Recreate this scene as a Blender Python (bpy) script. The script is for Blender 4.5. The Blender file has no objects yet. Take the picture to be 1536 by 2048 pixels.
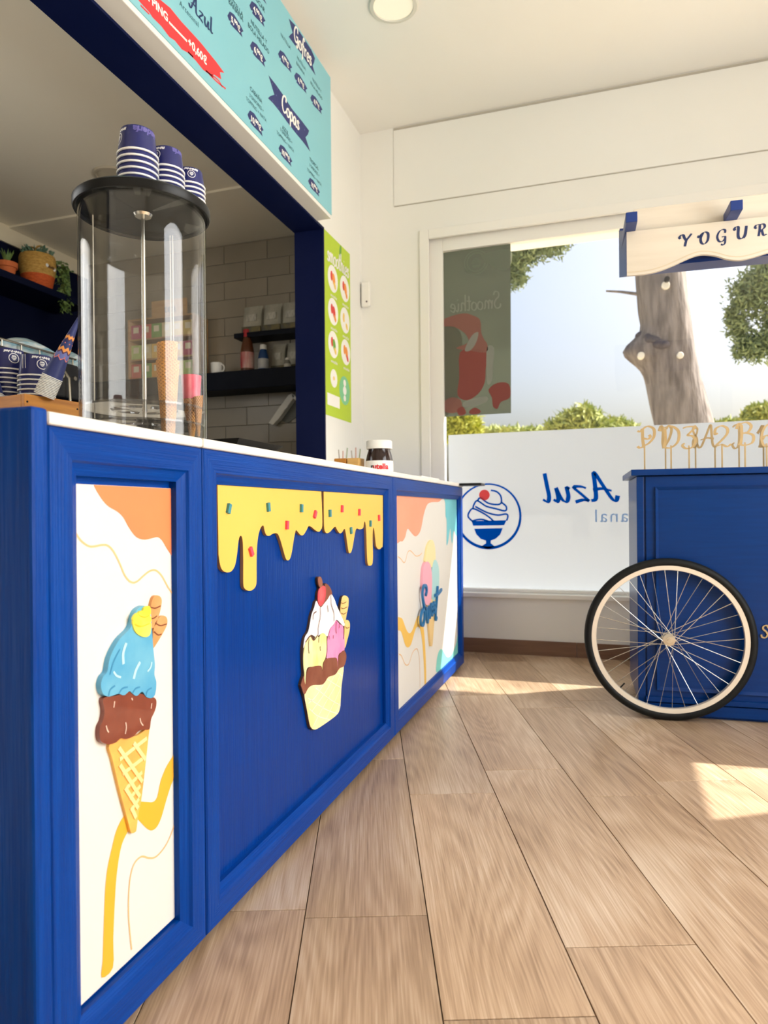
import bpy, bmesh, math, random
from mathutils import Vector, Matrix
random.seed(7)
SC = bpy.context.scene
COL = SC.collection
PI = math.pi
V = Vector

# ------------------------------------------------------------------ camera
FPX, CXP, CYP = 1379.87, 768.0, 1024.0
YAW, PITCH, ROLL = (math.radians(a) for a in (18.002, 0.0411, -0.5143))
EYE = V((0, 0, 0.85))
_f = V((-math.sin(YAW)*math.cos(PITCH), math.cos(YAW)*math.cos(PITCH), -math.sin(PITCH)))
_r0 = V((math.cos(YAW), math.sin(YAW), 0)); _u0 = _r0.cross(_f)
_r = math.cos(ROLL)*_r0 + math.sin(ROLL)*_u0
_u = -math.sin(ROLL)*_r0 + math.cos(ROLL)*_u0
cam = bpy.data.cameras.new('camera'); camo = bpy.data.objects.new('camera', cam); COL.objects.link(camo)
cam.sensor_fit = 'HORIZONTAL'; cam.sensor_width = 24.0; cam.lens = 24.0*FPX/1536.0
cam.clip_start = 0.05; cam.clip_end = 300
m = Matrix((( _r.x, _u.x, -_f.x, EYE.x), (_r.y, _u.y, -_f.y, EYE.y), (_r.z, _u.z, -_f.z, EYE.z), (0, 0, 0, 1)))
camo.matrix_world = m
cam.dof.use_dof = True; cam.dof.focus_distance = 1.75; cam.dof.aperture_fstop = 4.2
SC.camera = camo

def ray(u, v): return _r*((u-CXP)/FPX) - _u*((v-CYP)/FPX) + _f
def onX(u, v, x): d = ray(u, v); return EYE + d*((x-EYE.x)/d.x)
def onY(u, v, y): d = ray(u, v); return EYE + d*((y-EYE.y)/d.y)
def onZ(u, v, z): d = ray(u, v); return EYE + d*((z-EYE.z)/d.z)

# ------------------------------------------------------------------ sky, sun, daylight, exposure
SUN_AZ = V((0.855, 0.519, 0)).normalized(); SUN_EL = math.radians(44.2)
SUNV = V((SUN_AZ.x*math.cos(SUN_EL), SUN_AZ.y*math.cos(SUN_EL), math.sin(SUN_EL)))
W = bpy.data.worlds.new('sky'); SC.world = W; W.use_nodes = True
nt = W.node_tree; nt.nodes.clear()
sky = nt.nodes.new('ShaderNodeTexSky'); sky.sky_type = 'NISHITA'; sky.sun_disc = False
sky.sun_elevation = SUN_EL; sky.sun_rotation = math.atan2(SUN_AZ.x, SUN_AZ.y)
sky.altitude = 20; sky.air_density = 1.0; sky.dust_density = 8.0; sky.ozone_density = 1.0
bg = nt.nodes.new('ShaderNodeBackground'); bg.inputs['Strength'].default_value = 0.28
wo = nt.nodes.new('ShaderNodeOutputWorld')
nt.links.new(sky.outputs[0], bg.inputs[0]); nt.links.new(bg.outputs[0], wo.inputs[0])
sl = bpy.data.lights.new('sun', 'SUN'); so = bpy.data.objects.new('sun', sl); COL.objects.link(so)
sl.energy = 12.0; sl.angle = math.radians(0.6); sl.color = (1.0, 0.965, 0.90)
so.rotation_euler = (-SUNV).to_track_quat('-Z', 'Y').to_euler(); so.location = (6, 6, 8)
def area(name, loc, target, sx, sy, power, color=(1, 1, 1)):
    l = bpy.data.lights.new(name, 'AREA'); l.shape = 'RECTANGLE'; l.size = sx; l.size_y = sy
    l.energy = power; l.color = color
    o = bpy.data.objects.new(name, l); COL.objects.link(o); o.location = loc
    o.rotation_euler = (V(target)-V(loc)).to_track_quat('-Z', 'Y').to_euler()
    return o
XR = 2.05      # right wall (shop front, out of frame)
YB = -1.9      # wall behind the camera
area('daylight_right', (XR-0.02, 1.28, 1.45), (-3, 1.28, 1.45), 1.86, 2.2, 80, (0.97, 0.985, 1.0))
area('added_kitchen_light', (-3.57, 0.9, 1.75), (0, 0.9, 1.9), 1.4, 1.2, 20, (1.0, 0.97, 0.92))  # added light at an unseen window, brightens the kitchen ceiling
SC.view_settings.view_transform = 'Standard'; SC.view_settings.look = 'None'
SC.view_settings.gamma = 1.0; SC.view_settings.use_curve_mapping = False
SC.view_settings.exposure = 0.04
SC.cycles.use_denoising = True
SC.cycles.max_bounces = 8; SC.cycles.diffuse_bounces = 4; SC.cycles.glossy_bounces = 3; SC.cycles.transmission_bounces = 4; SC.cycles.transparent_max_bounces = 20
SC.cycles.use_adaptive_sampling = True; SC.cycles.adaptive_threshold = 0.06; SC.cycles.caustics_reflective = False; SC.cycles.caustics_refractive = False
SC.cycles.sample_clamp_indirect = 6.0

# ------------------------------------------------------------------ materials
def s2l(c):
    c = c/255.0
    return c/12.92 if c <= 0.04045 else ((c+0.055)/1.055)**2.4
def S(r, g, b): return (s2l(r), s2l(g), s2l(b), 1.0)
MATS = {}
def mat(name, col, rough=0.5, metal=0.0, spec=0.5, vary=0.0, vscale=(6, 6, 6), col2=None, bump=0.0, bscale=None,
        coat=0.0, emit=0.0, detail=4.0, rand=0.0, bdist=0.002):
    if name in MATS: return MATS[name]
    m = bpy.data.materials.new(name); m.use_nodes = True; t = m.node_tree; b = t.nodes['Principled BSDF']
    b.inputs['Base Color'].default_value = col; b.inputs['Roughness'].default_value = rough
    b.inputs['Metallic'].default_value = metal; b.inputs['Specular IOR Level'].default_value = spec
    b.inputs['Coat Weight'].default_value = coat
    if emit:
        b.inputs['Emission Color'].default_value = col; b.inputs['Emission Strength'].default_value = emit
    tc = t.nodes.new('ShaderNodeTexCoord')
    def noise(scale, det):
        mp = t.nodes.new('ShaderNodeMapping'); mp.inputs['Scale'].default_value = scale
        t.links.new(tc.outputs['Object'], mp.inputs[0])
        n = t.nodes.new('ShaderNodeTexNoise'); n.inputs['Scale'].default_value = 1.0; n.inputs['Detail'].default_value = det
        t.links.new(mp.outputs[0], n.inputs[0]); return n
    c2 = col2 or tuple(min(1, x*1.25+0.01) for x in col[:3])+(1,)
    n = noise(vscale, detail)
    rp = t.nodes.new('ShaderNodeValToRGB')
    rp.color_ramp.elements[0].position = 0.35; rp.color_ramp.elements[1].position = 0.68
    a = vary if vary else 0.02
    rp.color_ramp.elements[0].color = col
    rp.color_ramp.elements[1].color = tuple(col[i]*(1-a)+c2[i]*a for i in range(3))+(1,)
    t.links.new(n.outputs['Fac'], rp.inputs[0])
    src = rp.outputs[0]
    if rand:
        oi = t.nodes.new('ShaderNodeObjectInfo'); mr = t.nodes.new('ShaderNodeMapRange')
        mr.inputs[3].default_value = 1-rand; mr.inputs[4].default_value = 1+rand
        t.links.new(oi.outputs['Random'], mr.inputs[0])
        vm = t.nodes.new('ShaderNodeVectorMath'); vm.operation = 'SCALE'
        t.links.new(src, vm.inputs[0]); t.links.new(mr.outputs[0], vm.inputs['Scale']); src = vm.outputs[0]
    t.links.new(src, b.inputs['Base Color'])
    if bump:
        n2 = noise(bscale or vscale, 5.0); bp = t.nodes.new('ShaderNodeBump')
        bp.inputs['Strength'].default_value = bump; bp.inputs['Distance'].default_value = bdist
        t.links.new(n2.outputs['Fac'], bp.inputs['Height']); t.links.new(bp.outputs[0], b.inputs['Normal'])
    MATS[name] = m; return m
def glass(name, tint=(1, 1, 1, 1), ior=1.45, refl=1.0, rough=0.0):
    m = bpy.data.materials.new(name); m.use_nodes = True; t = m.node_tree; t.nodes.clear()
    tr = t.nodes.new('ShaderNodeBsdfTransparent'); tr.inputs[0].default_value = tint
    gl = t.nodes.new('ShaderNodeBsdfGlossy'); gl.inputs['Roughness'].default_value = rough
    lw = t.nodes.new('ShaderNodeLayerWeight'); lw.inputs['Blend'].default_value = 0.5
    pw = t.nodes.new('ShaderNodeMath'); pw.operation = 'POWER'; pw.inputs[1].default_value = 5.0
    f0 = ((ior-1)/(ior+1))**2
    fr = t.nodes.new('ShaderNodeMath'); fr.operation = 'MULTIPLY_ADD'; fr.inputs[1].default_value = 1-f0; fr.inputs[2].default_value = f0
    t.links.new(lw.outputs['Facing'], pw.inputs[0]); t.links.new(pw.outputs[0], fr.inputs[0])
    ml = t.nodes.new('ShaderNodeMath'); ml.operation = 'MULTIPLY'; ml.inputs[1].default_value = refl
    mx = t.nodes.new('ShaderNodeMixShader'); ou = t.nodes.new('ShaderNodeOutputMaterial')
    t.links.new(fr.outputs[0], ml.inputs[0]); t.links.new(ml.outputs[0], mx.inputs[0])
    t.links.new(tr.outputs[0], mx.inputs[1]); t.links.new(gl.outputs[0], mx.inputs[2]); t.links.new(mx.outputs[0], ou.inputs[0])
    MATS[name] = m; return m
def film(name, col, transl=0.55, clear=0.12):
    m = bpy.data.materials.new(name); m.use_nodes = True; t = m.node_tree; t.nodes.clear()
    tl = t.nodes.new('ShaderNodeBsdfTranslucent'); tl.inputs[0].default_value = col
    df = t.nodes.new('ShaderNodeBsdfDiffuse'); df.inputs[0].default_value = col
    tr = t.nodes.new('ShaderNodeBsdfTransparent'); tr.inputs[0].default_value = col
    m1 = t.nodes.new('ShaderNodeMixShader'); m1.inputs[0].default_value = transl
    m2 = t.nodes.new('ShaderNodeMixShader'); m2.inputs[0].default_value = clear
    ou = t.nodes.new('ShaderNodeOutputMaterial')
    t.links.new(df.outputs[0], m1.inputs[1]); t.links.new(tl.outputs[0], m1.inputs[2])
    t.links.new(m1.outputs[0], m2.inputs[1]); t.links.new(tr.outputs[0], m2.inputs[2]); t.links.new(m2.outputs[0], ou.inputs[0])
    MATS[name] = m; return m

BL = S(0, 54, 134); BL2 = S(0, 70, 160)
blue_h = mat('blue_paint_rail', BL, 0.34, spec=0.13, vary=0.6, vscale=(60, 4, 130), col2=BL2, bump=0.9, bscale=(120, 5, 260), bdist=0.0022)
blue_v = mat('blue_paint_stile', BL, 0.34, spec=0.13, vary=0.6, vscale=(60, 130, 4), col2=BL2, bump=0.9, bscale=(120, 260, 5), bdist=0.0022)
blue_p = mat('blue_paint_panel', S(0, 49, 126), 0.28, spec=0.16, vary=0.5, vscale=(60, 90, 4), col2=S(0, 64, 150), bump=0.7, bscale=(60, 170, 9), bdist=0.0016)
blue_c = mat('blue_cart_paint', S(0, 47, 108), 0.28, spec=0.22, vary=0.4, vscale=(6, 60, 90), col2=S(0, 58, 126), bump=0.25, bscale=(8, 60, 160), bdist=0.001)
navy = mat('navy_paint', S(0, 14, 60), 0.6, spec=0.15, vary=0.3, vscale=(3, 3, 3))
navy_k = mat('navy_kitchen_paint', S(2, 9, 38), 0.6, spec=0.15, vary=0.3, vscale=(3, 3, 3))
wallm = mat('white_wall_paint', S(242, 241, 235), 0.85, vary=0.1, vscale=(2, 2, 2), bump=0.05, bscale=(180, 180, 180), bdist=0.0006)
ceilm = mat('white_ceiling_paint', S(245, 243, 236), 0.9, vary=0.1, vscale=(2, 2, 2))
kceil = mat('kitchen_ceiling_paint', S(240, 233, 214), 0.9, vary=0.1, vscale=(2, 2, 2))
beige = mat('beige_wall_paint', S(226, 216, 190), 0.85, vary=0.1)
whitef = mat('white_lacquer', S(245, 243, 236), 0.4, vary=0.05)
white_print = mat('white_print', S(250, 248, 242), 0.6)
stone = mat('white_stone_worktop', S(246, 241, 230), 0.35, vary=0.35, vscale=(18, 18, 18), col2=S(226, 216, 196))
mural = mat('white_mural_paint', S(226, 223, 214), 0.55, vary=0.2, vscale=(5, 5, 5), col2=S(224, 218, 206))
orange = mat('orange_mural_paint', S(238, 130, 78), 0.55, vary=0.4, vscale=(6, 6, 6), col2=S(242, 146, 84))
salmon = mat('salmon_mural_paint', S(250, 158, 124), 0.55, vary=0.3, vscale=(6, 6, 6), col2=S(250, 176, 140))
tealp = mat('teal_mural_paint', S(110, 196, 206), 0.55, vary=0.3)
tealp2 = mat('turquoise_mural_paint', S(120, 206, 196), 0.55, vary=0.3)
yband = mat('amber_mural_paint', S(238, 174, 40), 0.55, vary=0.3, vscale=(6, 6, 6), col2=S(242, 186, 66))
yband2 = mat('ochre_mural_paint', S(232, 186, 86), 0.55, vary=0.3)
linep = mat('tan_line_paint', S(232, 186, 130), 0.55)
dripy = mat('yellow_drip_paint', S(242, 190, 84), 0.5, vary=0.3, vscale=(5, 5, 5), col2=S(244, 200, 98))
mdf = mat('brown_board_edge', S(150, 108, 72), 0.7, vary=0.4, vscale=(40, 40, 40))
spr_t = mat('teal_sprinkle_paint', S(58, 138, 150), 0.5); spr_p = mat('pink_sprinkle_paint', S(232, 74, 98), 0.5)
print_navy = mat('navy_print', S(36, 46, 104), 0.55, vary=0.3, vscale=(3, 1, 1), col2=S(48, 62, 140))
print_txt = mat('dark_green_print', S(38, 92, 104), 0.6)
print_red = mat('red_brush_print', S(238, 52, 58), 0.55, vary=0.3)
print_logo = mat('logo_navy_print', S(20, 52, 104), 0.55)
teal_board = mat('teal_menu_print', S(132, 198, 212), 0.5, vary=0.4, vscale=(1.2, 1.2, 1.2), col2=S(146, 208, 218))
glassw = glass('window_glass', (0.985, 0.99, 0.988, 1), 1.45, 0.7)
acryl = glass('clear_acrylic', (0.985, 0.987, 0.983, 1), 1.5, 1.0)
acryl2 = glass('clear_acrylic_thin', (0.84, 0.83, 0.83, 1), 1.55, 1.6)
frost = film('frosted_window_film', (0.43, 0.465, 0.51, 1), 0.40, 0.05)
frost_blue = film('blue_vinyl_print', S(0, 88, 196), 0.35, 0.0)
frost_pale = film('pale_blue_vinyl_print', S(150, 180, 220), 0.6, 0.0)
frost_red = film('red_vinyl_print', S(240, 90, 90), 0.5, 0.0)
black_pl = mat('black_plastic', S(18, 19, 19), 0.34, spec=0.25, vary=0.2)
rubber = mat('black_rubber', S(14, 16, 15), 0.55, spec=0.25, vary=0.3, vscale=(30, 30, 30), bump=0.2, bscale=(140, 140, 140))
chrome = mat('brushed_steel', S(205, 202, 192), 0.25, metal=1.0, vary=0.2)
rimm = mat('silver_wheel_rim', S(236, 226, 208), 0.4, metal=0.35, vary=0.2)
woodm = mat('honey_wood', S(214, 146, 56), 0.5, vary=0.8, vscale=(6, 6, 60), col2=S(166, 98, 30), bump=0.2, bscale=(6, 6, 80))
lightwood = mat('pale_wood_block', S(226, 182, 110), 0.55, vary=0.5, vscale=(8, 8, 60), col2=S(196, 146, 76))
goldw = mat('gilded_wood', S(184, 156, 106), 0.5, metal=0.2, vary=0.4, vscale=(20, 20, 20))
creamm = mat('cream_sign_paint', S(216, 206, 188), 0.6, vary=0.35, vscale=(3, 3, 40), col2=S(198, 186, 166))
cup_b = mat('navy_paper_cup', S(22, 32, 98), 0.32, vary=0.35, vscale=(14, 14, 2), col2=S(32, 36, 106))
cup_w = mat('white_paper_rim', S(252, 252, 248), 0.5)
cup_pp = mat('violet_cup_print', S(92, 88, 160), 0.4)
cup_print = mat('white_cup_print', S(244, 244, 246), 0.5)

# ------------------------------------------------------------------ geometry helpers
class G:
    def __init__(s): s.v = []; s.f = []
    def add(s, vs, fs):
        o = len(s.v); s.v += [V(p) for p in vs]; s.f += [[i+o for i in q] for q in fs]; return s
    def box(s, x0, x1, y0, y1, z0, z1):
        return s.add([(x0,y0,z0),(x1,y0,z0),(x1,y1,z0),(x0,y1,z0),(x0,y0,z1),(x1,y0,z1),(x1,y1,z1),(x0,y1,z1)],
                     [(3,2,1,0),(4,5,6,7),(0,1,5,4),(1,2,6,5),(2,3,7,6),(3,0,4,7)])
    def prism(s, pts, off):
        n = len(pts); off = V(off); p = [V(q) for q in pts]
        nv = sum(((p[i].cross(p[(i+1) % n])) for i in range(n)), V((0, 0, 0)))
        if nv.dot(off) > 0: p = p[::-1]
        return s.add(p+[q+off for q in p], [list(range(n)), list(range(2*n-1, n-1, -1))] +
                     [(i, n+i, n+(i+1) % n, (i+1) % n) for i in range(n)])
    def tube(s, pts, r, n=8, cap=True):
        pts = [V(p) for p in pts]; k = len(pts); rs = r if isinstance(r, (list, tuple)) else [r]*k
        vs = []; up = None
        for i, p in enumerate(pts):
            t = (pts[min(i+1, k-1)]-pts[max(i-1, 0)]).normalized()
            if up is None: up = V((0, 0, 1)) if abs(t.z) < 0.9 else V((1, 0, 0))
            a = t.cross(up).normalized(); b = a.cross(t).normalized(); up = b
            for j in range(n):
                q = 2*PI*j/n; vs.append(p+(a*math.cos(q)+b*math.sin(q))*rs[i])
        fs = [(i*n+j, i*n+(j+1) % n, (i+1)*n+(j+1) % n, (i+1)*n+j) for i in range(k-1) for j in range(n)]
        if cap: fs += [tuple(range(n-1, -1, -1)), tuple(range((k-1)*n, k*n))]
        return s.add(vs, fs)
    def lathe(s, prof, c=(0, 0, 0), n=32, axis='Z', closed=False, a0=0.0):
        c = V(c); k = len(prof); vs = []
        for (r, h) in prof:
            for j in range(n):
                q = 2*PI*j/n+a0; x, y = r*math.cos(q), r*math.sin(q)
                vs.append(c+(V((x, y, h)) if axis == 'Z' else V((x, -h, y)) if axis == 'Y' else V((h, x, y))))
        fs = [(i*n+j, i*n+(j+1) % n, ((i+1) % k)*n+(j+1) % n, ((i+1) % k)*n+j) for i in range(k if closed else k-1) for j in range(n)]
        if not closed:
            if prof[0][0] > 1e-5: fs.append(tuple(range(n-1, -1, -1)))
            if prof[-1][0] > 1e-5: fs.append(tuple(range((k-1)*n, k*n)))
        return s.add(vs, fs)
    def ball(s, c, r, n=12, m=8, sc=(1, 1, 1)):
        c = V(c); prof = [(math.sin(PI*i/m)*r, -math.cos(PI*i/m)*r) for i in range(m+1)]
        g = G().lathe(prof, (0, 0, 0), n); return s.add([c+V((p.x*sc[0], p.y*sc[1], p.z*sc[2])) for p in g.v], g.f)
    def quad(s, *p): return s.add(p, [tuple(range(len(p)))])
    def xf(s, M):
        s.v = [M @ p for p in s.v]; return s
def smooth_path(pts, closed=False, sub=5):
    pts = [tuple(p) for p in pts]; n = len(pts); out = []
    for i in range(n if closed else n-1):
        p0 = pts[(i-1) % n] if closed or i > 0 else pts[0]
        p1 = pts[i]; p2 = pts[(i+1) % n]
        p3 = pts[(i+2) % n] if closed or i+2 < n else pts[-1]
        for k in range(sub):
            t = k/sub
            out.append(tuple(0.5*((2*b)+(-a+c)*t+(2*a-5*b+4*c-d)*t*t+(-a+3*b-3*c+d)*t**3) for a, b, c, d in zip(p0, p1, p2, p3)))
    if not closed: out.append(pts[-1])
    return out
def ribbon(pts, w, nib=None, thin=0.35, sub=5, smooth=True):
    """outline of a pen stroke in 2D; nib = pen angle for a broad-nib look"""
    p = smooth_path(pts, False, sub) if smooth and len(pts) > 2 else [tuple(q) for q in pts]
    L, Rr = [], []
    for i in range(len(p)):
        a = p[max(i-1, 0)]; b = p[min(i+1, len(p)-1)]; dx, dy = b[0]-a[0], b[1]-a[1]; l = math.hypot(dx, dy) or 1e-9
        ww = w
        if nib is not None: ww = w*(thin+(1-thin)*abs(math.sin(math.atan2(dy, dx)-nib)))
        nx, ny = -dy/l*ww/2, dx/l*ww/2
        L.append((p[i][0]+nx, p[i][1]+ny)); Rr.append((p[i][0]-nx, p[i][1]-ny))
    return L, Rr
def ribbon_g(L, R, fn, off=None):
    """fn maps 2D to 3D; off = thickness vector (None: flat)"""
    g = G(); n = len(L); vs = [fn(*q) for q in L]+[fn(*q) for q in R]
    if off is None:
        g.add(vs, [(i, n+i, n+i+1, i+1) for i in range(n-1)])
    else:
        off = V(off); g.add(vs+[q+off for q in vs], [(i, i+1, n+i+1, n+i) for i in range(n-1)] +
            [(2*n+i, 3*n+i, 3*n+i+1, 2*n+i+1) for i in range(n-1)] +
            [(i, 2*n+i, 2*n+i+1, i+1) for i in range(n-1)] + [(n+i, n+i+1, 3*n+i+1, 3*n+i) for i in range(n-1)] +
            [(0, n, 3*n, 2*n), (n-1, 3*n-1, 4*n-1, 2*n-1)])
    return g
def obj(name, g, m, parent=None, smooth=None, bevel=0.0, local=False, fixn=True):
    me = bpy.data.meshes.new(name)
    org = V((0, 0, 0))
    if parent is not None and not local:
        q = parent
        while q is not None: org += q.location; q = q.parent
    me.from_pydata([tuple(p-org) for p in g.v], [], g.f)
    if bevel or fixn:
        bm = bmesh.new(); bm.from_mesh(me)
        if fixn: bmesh.ops.recalc_face_normals(bm, faces=bm.faces)
        if bevel: bmesh.ops.bevel(bm, geom=list(bm.edges), offset=bevel, segments=2, affect='EDGES', profile=0.5, clamp_overlap=True)
        bm.to_mesh(me); bm.free()
    me.materials.append(m)
    if smooth is not None:
        me.shade_smooth(); me.set_sharp_from_angle(angle=math.radians(smooth))
    o = bpy.data.objects.new(name, me); COL.objects.link(o)
    if parent is not None: o.parent = parent
    return o
def tag(o, label, cat, group=None, kind=None):
    o['label'] = label; o['category'] = cat
    if group: o['group'] = group
    if kind: o['kind'] = kind
    return o
def thing(name, label, cat, loc=(0, 0, 0), rotz=0.0, group=None):
    o = bpy.data.objects.new(name, None); COL.objects.link(o); o.empty_display_size = 0.05
    o.location = loc; o.rotation_euler = (0, 0, rotz); return tag(o, label, cat, group)
def struct(name, g, m, parent=None, **k):
    o = obj(name, g, m, parent, **k)
    if parent is None: o['kind'] = 'structure'
    return o
def one(name, g, m, label, cat, loc, group=None, **k):
    """a thing that is one mesh, its origin at its base"""
    loc = V(loc); g.v = [p-loc for p in g.v]
    o = obj(name, g, m, None, **k); o.location = loc; return tag(o, label, cat, group)
def text_g(body, size, shear=0.0, bold=0.0, extrude=0.0, space=1.0, align='CENTER'):
    c = bpy.data.curves.new('lettering', 'FONT'); c.body = body; c.size = size; c.shear = shear; c.offset = bold
    c.extrude = extrude; c.space_character = space; c.align_x = align; c.align_y = 'CENTER'; c.resolution_u = 3
    o = bpy.data.objects.new('lettering', c); COL.objects.link(o)
    dg = bpy.context.evaluated_depsgraph_get()
    me = bpy.data.meshes.new_from_object(o.evaluated_get(dg))
    g = G().add([v.co for v in me.vertices], [list(p.vertices) for p in me.polygons])
    bpy.data.objects.remove(o); bpy.data.curves.remove(c); bpy.data.meshes.remove(me); return g

# pen-drawn lettering: strokes in a unit box (cap height 1, x-height 0.5)
GL = {
 'A': (.88, [[(.0,.2),(.08,.04),(.2,.1),(.42,.6),(.6,1.0),(.64,.6),(.7,.12),(.86,.04)], [(.16,.36),(.45,.44),(.74,.4)]]),
 'z': (.52, [[(.04,.46),(.18,.52),(.42,.5),(.22,.26),(.04,.04),(.2,.07),(.46,.0)]]),
 'u': (.6, [[(.02,.44),(.1,.5),(.1,.2),(.2,.02),(.34,.12),(.45,.5)], [(.45,.5),(.44,.15),(.5,.02),(.6,.1)]]),
 'l': (.32, [[(.1,1.0),(.1,.55),(.1,.2),(.18,.02),(.32,.1)]]),
 'C': (.66, [[(.58,.7),(.62,.9),(.46,1.0),(.2,.84),(.06,.45),(.16,.1),(.38,.0),(.64,.2)]]),
 'o': (.47, [[(.27,.5),(.08,.38),(.06,.12),(.22,.0),(.4,.12),(.4,.38),(.25,.5)]]),
 'p': (.5, [[(.1,.5),(.1,.1),(.08,-.4)], [(.1,.34),(.24,.5),(.4,.42),(.42,.18),(.28,.02),(.12,.1)]]),
 'a': (.56, [[(.4,.42),(.24,.5),(.06,.3),(.1,.04),(.26,.06),(.4,.4)], [(.42,.5),(.4,.14),(.46,.0),(.56,.08)]]),
 's': (.4, [[(.36,.4),(.22,.5),(.08,.4),(.2,.27),(.34,.14),(.2,.0),(.02,.08)]]),
 'G': (.72, [[(.58,.72),(.6,.92),(.44,1.0),(.2,.86),(.06,.5),(.16,.16),(.38,.1),(.58,.3),(.6,.46)], [(.36,.44),(.64,.48)], [(.6,.46),(.58,.0),(.46,-.16),(.3,-.1)]]),
 'f': (.42, [[(.5,.86),(.4,1.0),(.26,.84),(.2,.3),(.12,-.3),(.0,-.36)], [(.02,.48),(.42,.5)]]),
 'r': (.38, [[(.06,.5),(.1,.0)], [(.09,.3),(.2,.48),(.36,.46)]]),
 'e': (.44, [[(.06,.22),(.38,.3),(.3,.49),(.12,.42),(.06,.2),(.18,.0),(.42,.12)]]),
 'S': (.6, [[(.54,.8),(.44,1.0),(.2,.94),(.16,.7),(.38,.5),(.48,.25),(.32,.0),(.06,.06),(.02,.25)]]),
 'm': (.72, [[(.04,.5),(.08,.0)], [(.08,.3),(.2,.5),(.3,.44),(.32,.0)], [(.32,.3),(.45,.5),(.56,.44),(.58,.1),(.68,.04)]]),
 't': (.34, [[(.16,.9),(.12,.3),(.16,.04),(.32,.08)], [(.0,.56),(.32,.6)]]),
 'h': (.56, [[(.1,1.0),(.1,.0)], [(.1,.3),(.24,.5),(.38,.44),(.38,.1),(.5,.03)]]),
 'i': (.26, [[(.06,.5),(.08,.1),(.16,.02),(.24,.1)], [(.1,.7),(.12,.74)]]),
 'w': (.72, [[(.02,.46),(.1,.5),(.12,.1),(.22,.02),(.34,.4)], [(.34,.48),(.36,.1),(.46,.02),(.6,.3),(.62,.5)]]),
 'Y': (.7, [[(.06,.66),(.0,.78),(.1,.96),(.22,.94),(.28,.7),(.38,.48)], [(.68,1.0),(.52,.72),(.38,.46),(.3,.0)]]),
 'O': (.66, [[(.06,.76),(.02,.64),(.1,.6),(.2,.84),(.4,1.0),(.58,.84),(.56,.3),(.38,.0),(.2,.1),(.16,.5),(.3,.94)]]),
 'U': (.74, [[(.08,.72),(.02,.82),(.1,.98),(.24,.94),(.22,.4),(.26,.08),(.42,.02),(.58,.3),(.66,1.0)], [(.66,1.0),(.6,.3),(.5,.04)]]),
 'R': (.7, [[(.12,.66),(.04,.76),(.1,.94),(.3,1.0)], [(.32,.94),(.3,.5),(.24,.0)], [(.3,.98),(.54,.98),(.6,.74),(.46,.54),(.32,.52)], [(.42,.52),(.5,.1),(.6,.02),(.7,.12)]]),
 '1': (.4, [[(.02,.62),(.12,.76),(.24,.98)], [(.26,1.0),(.2,.5),(.16,.02)], [(.06,.02),(.3,.0)]]),
 '2': (.6, [[(.14,.66),(.04,.6),(.06,.86),(.26,1.0),(.46,.88),(.46,.62),(.26,.3),(.06,.04),(.28,.1),(.46,.0),(.6,.12)]]),
 '3': (.55, [[(.04,.94),(.2,1.0),(.5,.98),(.3,.72),(.22,.6),(.4,.56),(.5,.34),(.38,.04),(.14,.0),(.02,.14),(.1,.24)]]),
 '6': (.5, [[(.46,.86),(.36,1.0),(.16,.8),(.06,.4),(.14,.06),(.32,.0),(.46,.2),(.4,.44),(.22,.48),(.1,.3)]]),
 'P': (.62, [[(.0,.8),(.1,.76),(.16,.86)], [(.18,.9),(.18,.4),(.22,.0)], [(.18,.88),(.36,1.0),(.56,.86),(.56,.5),(.4,.22),(.24,.1)], [(.22,.44),(.36,.4),(.44,.5),(.4,.6)], [(.0,.08),(.08,.0),(.2,.06)]]),
 'D': (.66, [[(.0,.78),(.04,.94),(.12,.8)], [(.14,.9),(.16,.4),(.1,.06)], [(.1,.94),(.38,1.0),(.62,.76),(.6,.3),(.34,.02),(.06,.06)]]),
 'V': (.56, [[(.02,.76),(.1,.98),(.18,.8),(.16,.3),(.2,.02)], [(.2,.04),(.4,.4),(.5,.8),(.4,.98),(.3,.84)]]),
 'B': (.62, [[(.0,.74),(.08,.98),(.18,.84)], [(.18,.9),(.18,.4),(.14,.04)], [(.1,.94),(.36,1.02),(.52,.84),(.4,.58),(.2,.54)], [(.3,.56),(.58,.44),(.56,.12),(.3,.0),(.04,.06)]]),
 'J': (.5, [[(.06,.9),(.22,1.0),(.42,.92)], [(.36,.96),(.36,.4),(.3,.08),(.14,.0),(.04,.16),(.14,.24)]]),
 '8': (.5, [[(.36,.9),(.2,1.0),(.08,.84),(.2,.6),(.38,.4),(.38,.1),(.2,.0),(.06,.14),(.12,.38),(.34,.62),(.42,.84),(.36,.9)]]),
}
def pen(word, w=0.1, nib=0.5, thin=0.35, gap=0.06, shear=0.0):
    """list of (L, R) stroke outlines of a word, cap height 1, starting at x = 0; and the width"""
    out = []; x = 0.0
    for ch in word:
        if ch == ' ': x += 0.35; continue
        cw, st = GL[ch]
        for s in st: out.append(ribbon([(x+a+b*shear, b) for a, b in s], w, nib, thin))
        x += cw+gap
    return out, x-gap
def pen_g(word, fn, w=0.1, off=None, **k):
    st, wd = pen(word, w, **k); g = G()
    o_ = V(fn(0, 0)); nn = (V(fn(1, 0))-o_).cross(V(fn(0, 1))-o_).normalized()
    if off is None and nn.dot(EYE-o_) < 0: nn = -nn
    for i, (L, R) in enumerate(st):
        lift = nn*(.00012*i)
        r = ribbon_g(L, R, lambda a, b: V(fn(a, b))+lift, off); g.add(r.v, r.f)
    return g
ORD = ['first', 'second', 'third', 'fourth', 'fifth', 'sixth', 'seventh', 'eighth', 'ninth', 'tenth', 'eleventh', 'twelfth',
       'thirteenth', 'fourteenth', 'fifteenth', 'sixteenth', 'seventeenth', 'eighteenth', 'nineteenth', 'twentieth']

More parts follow.
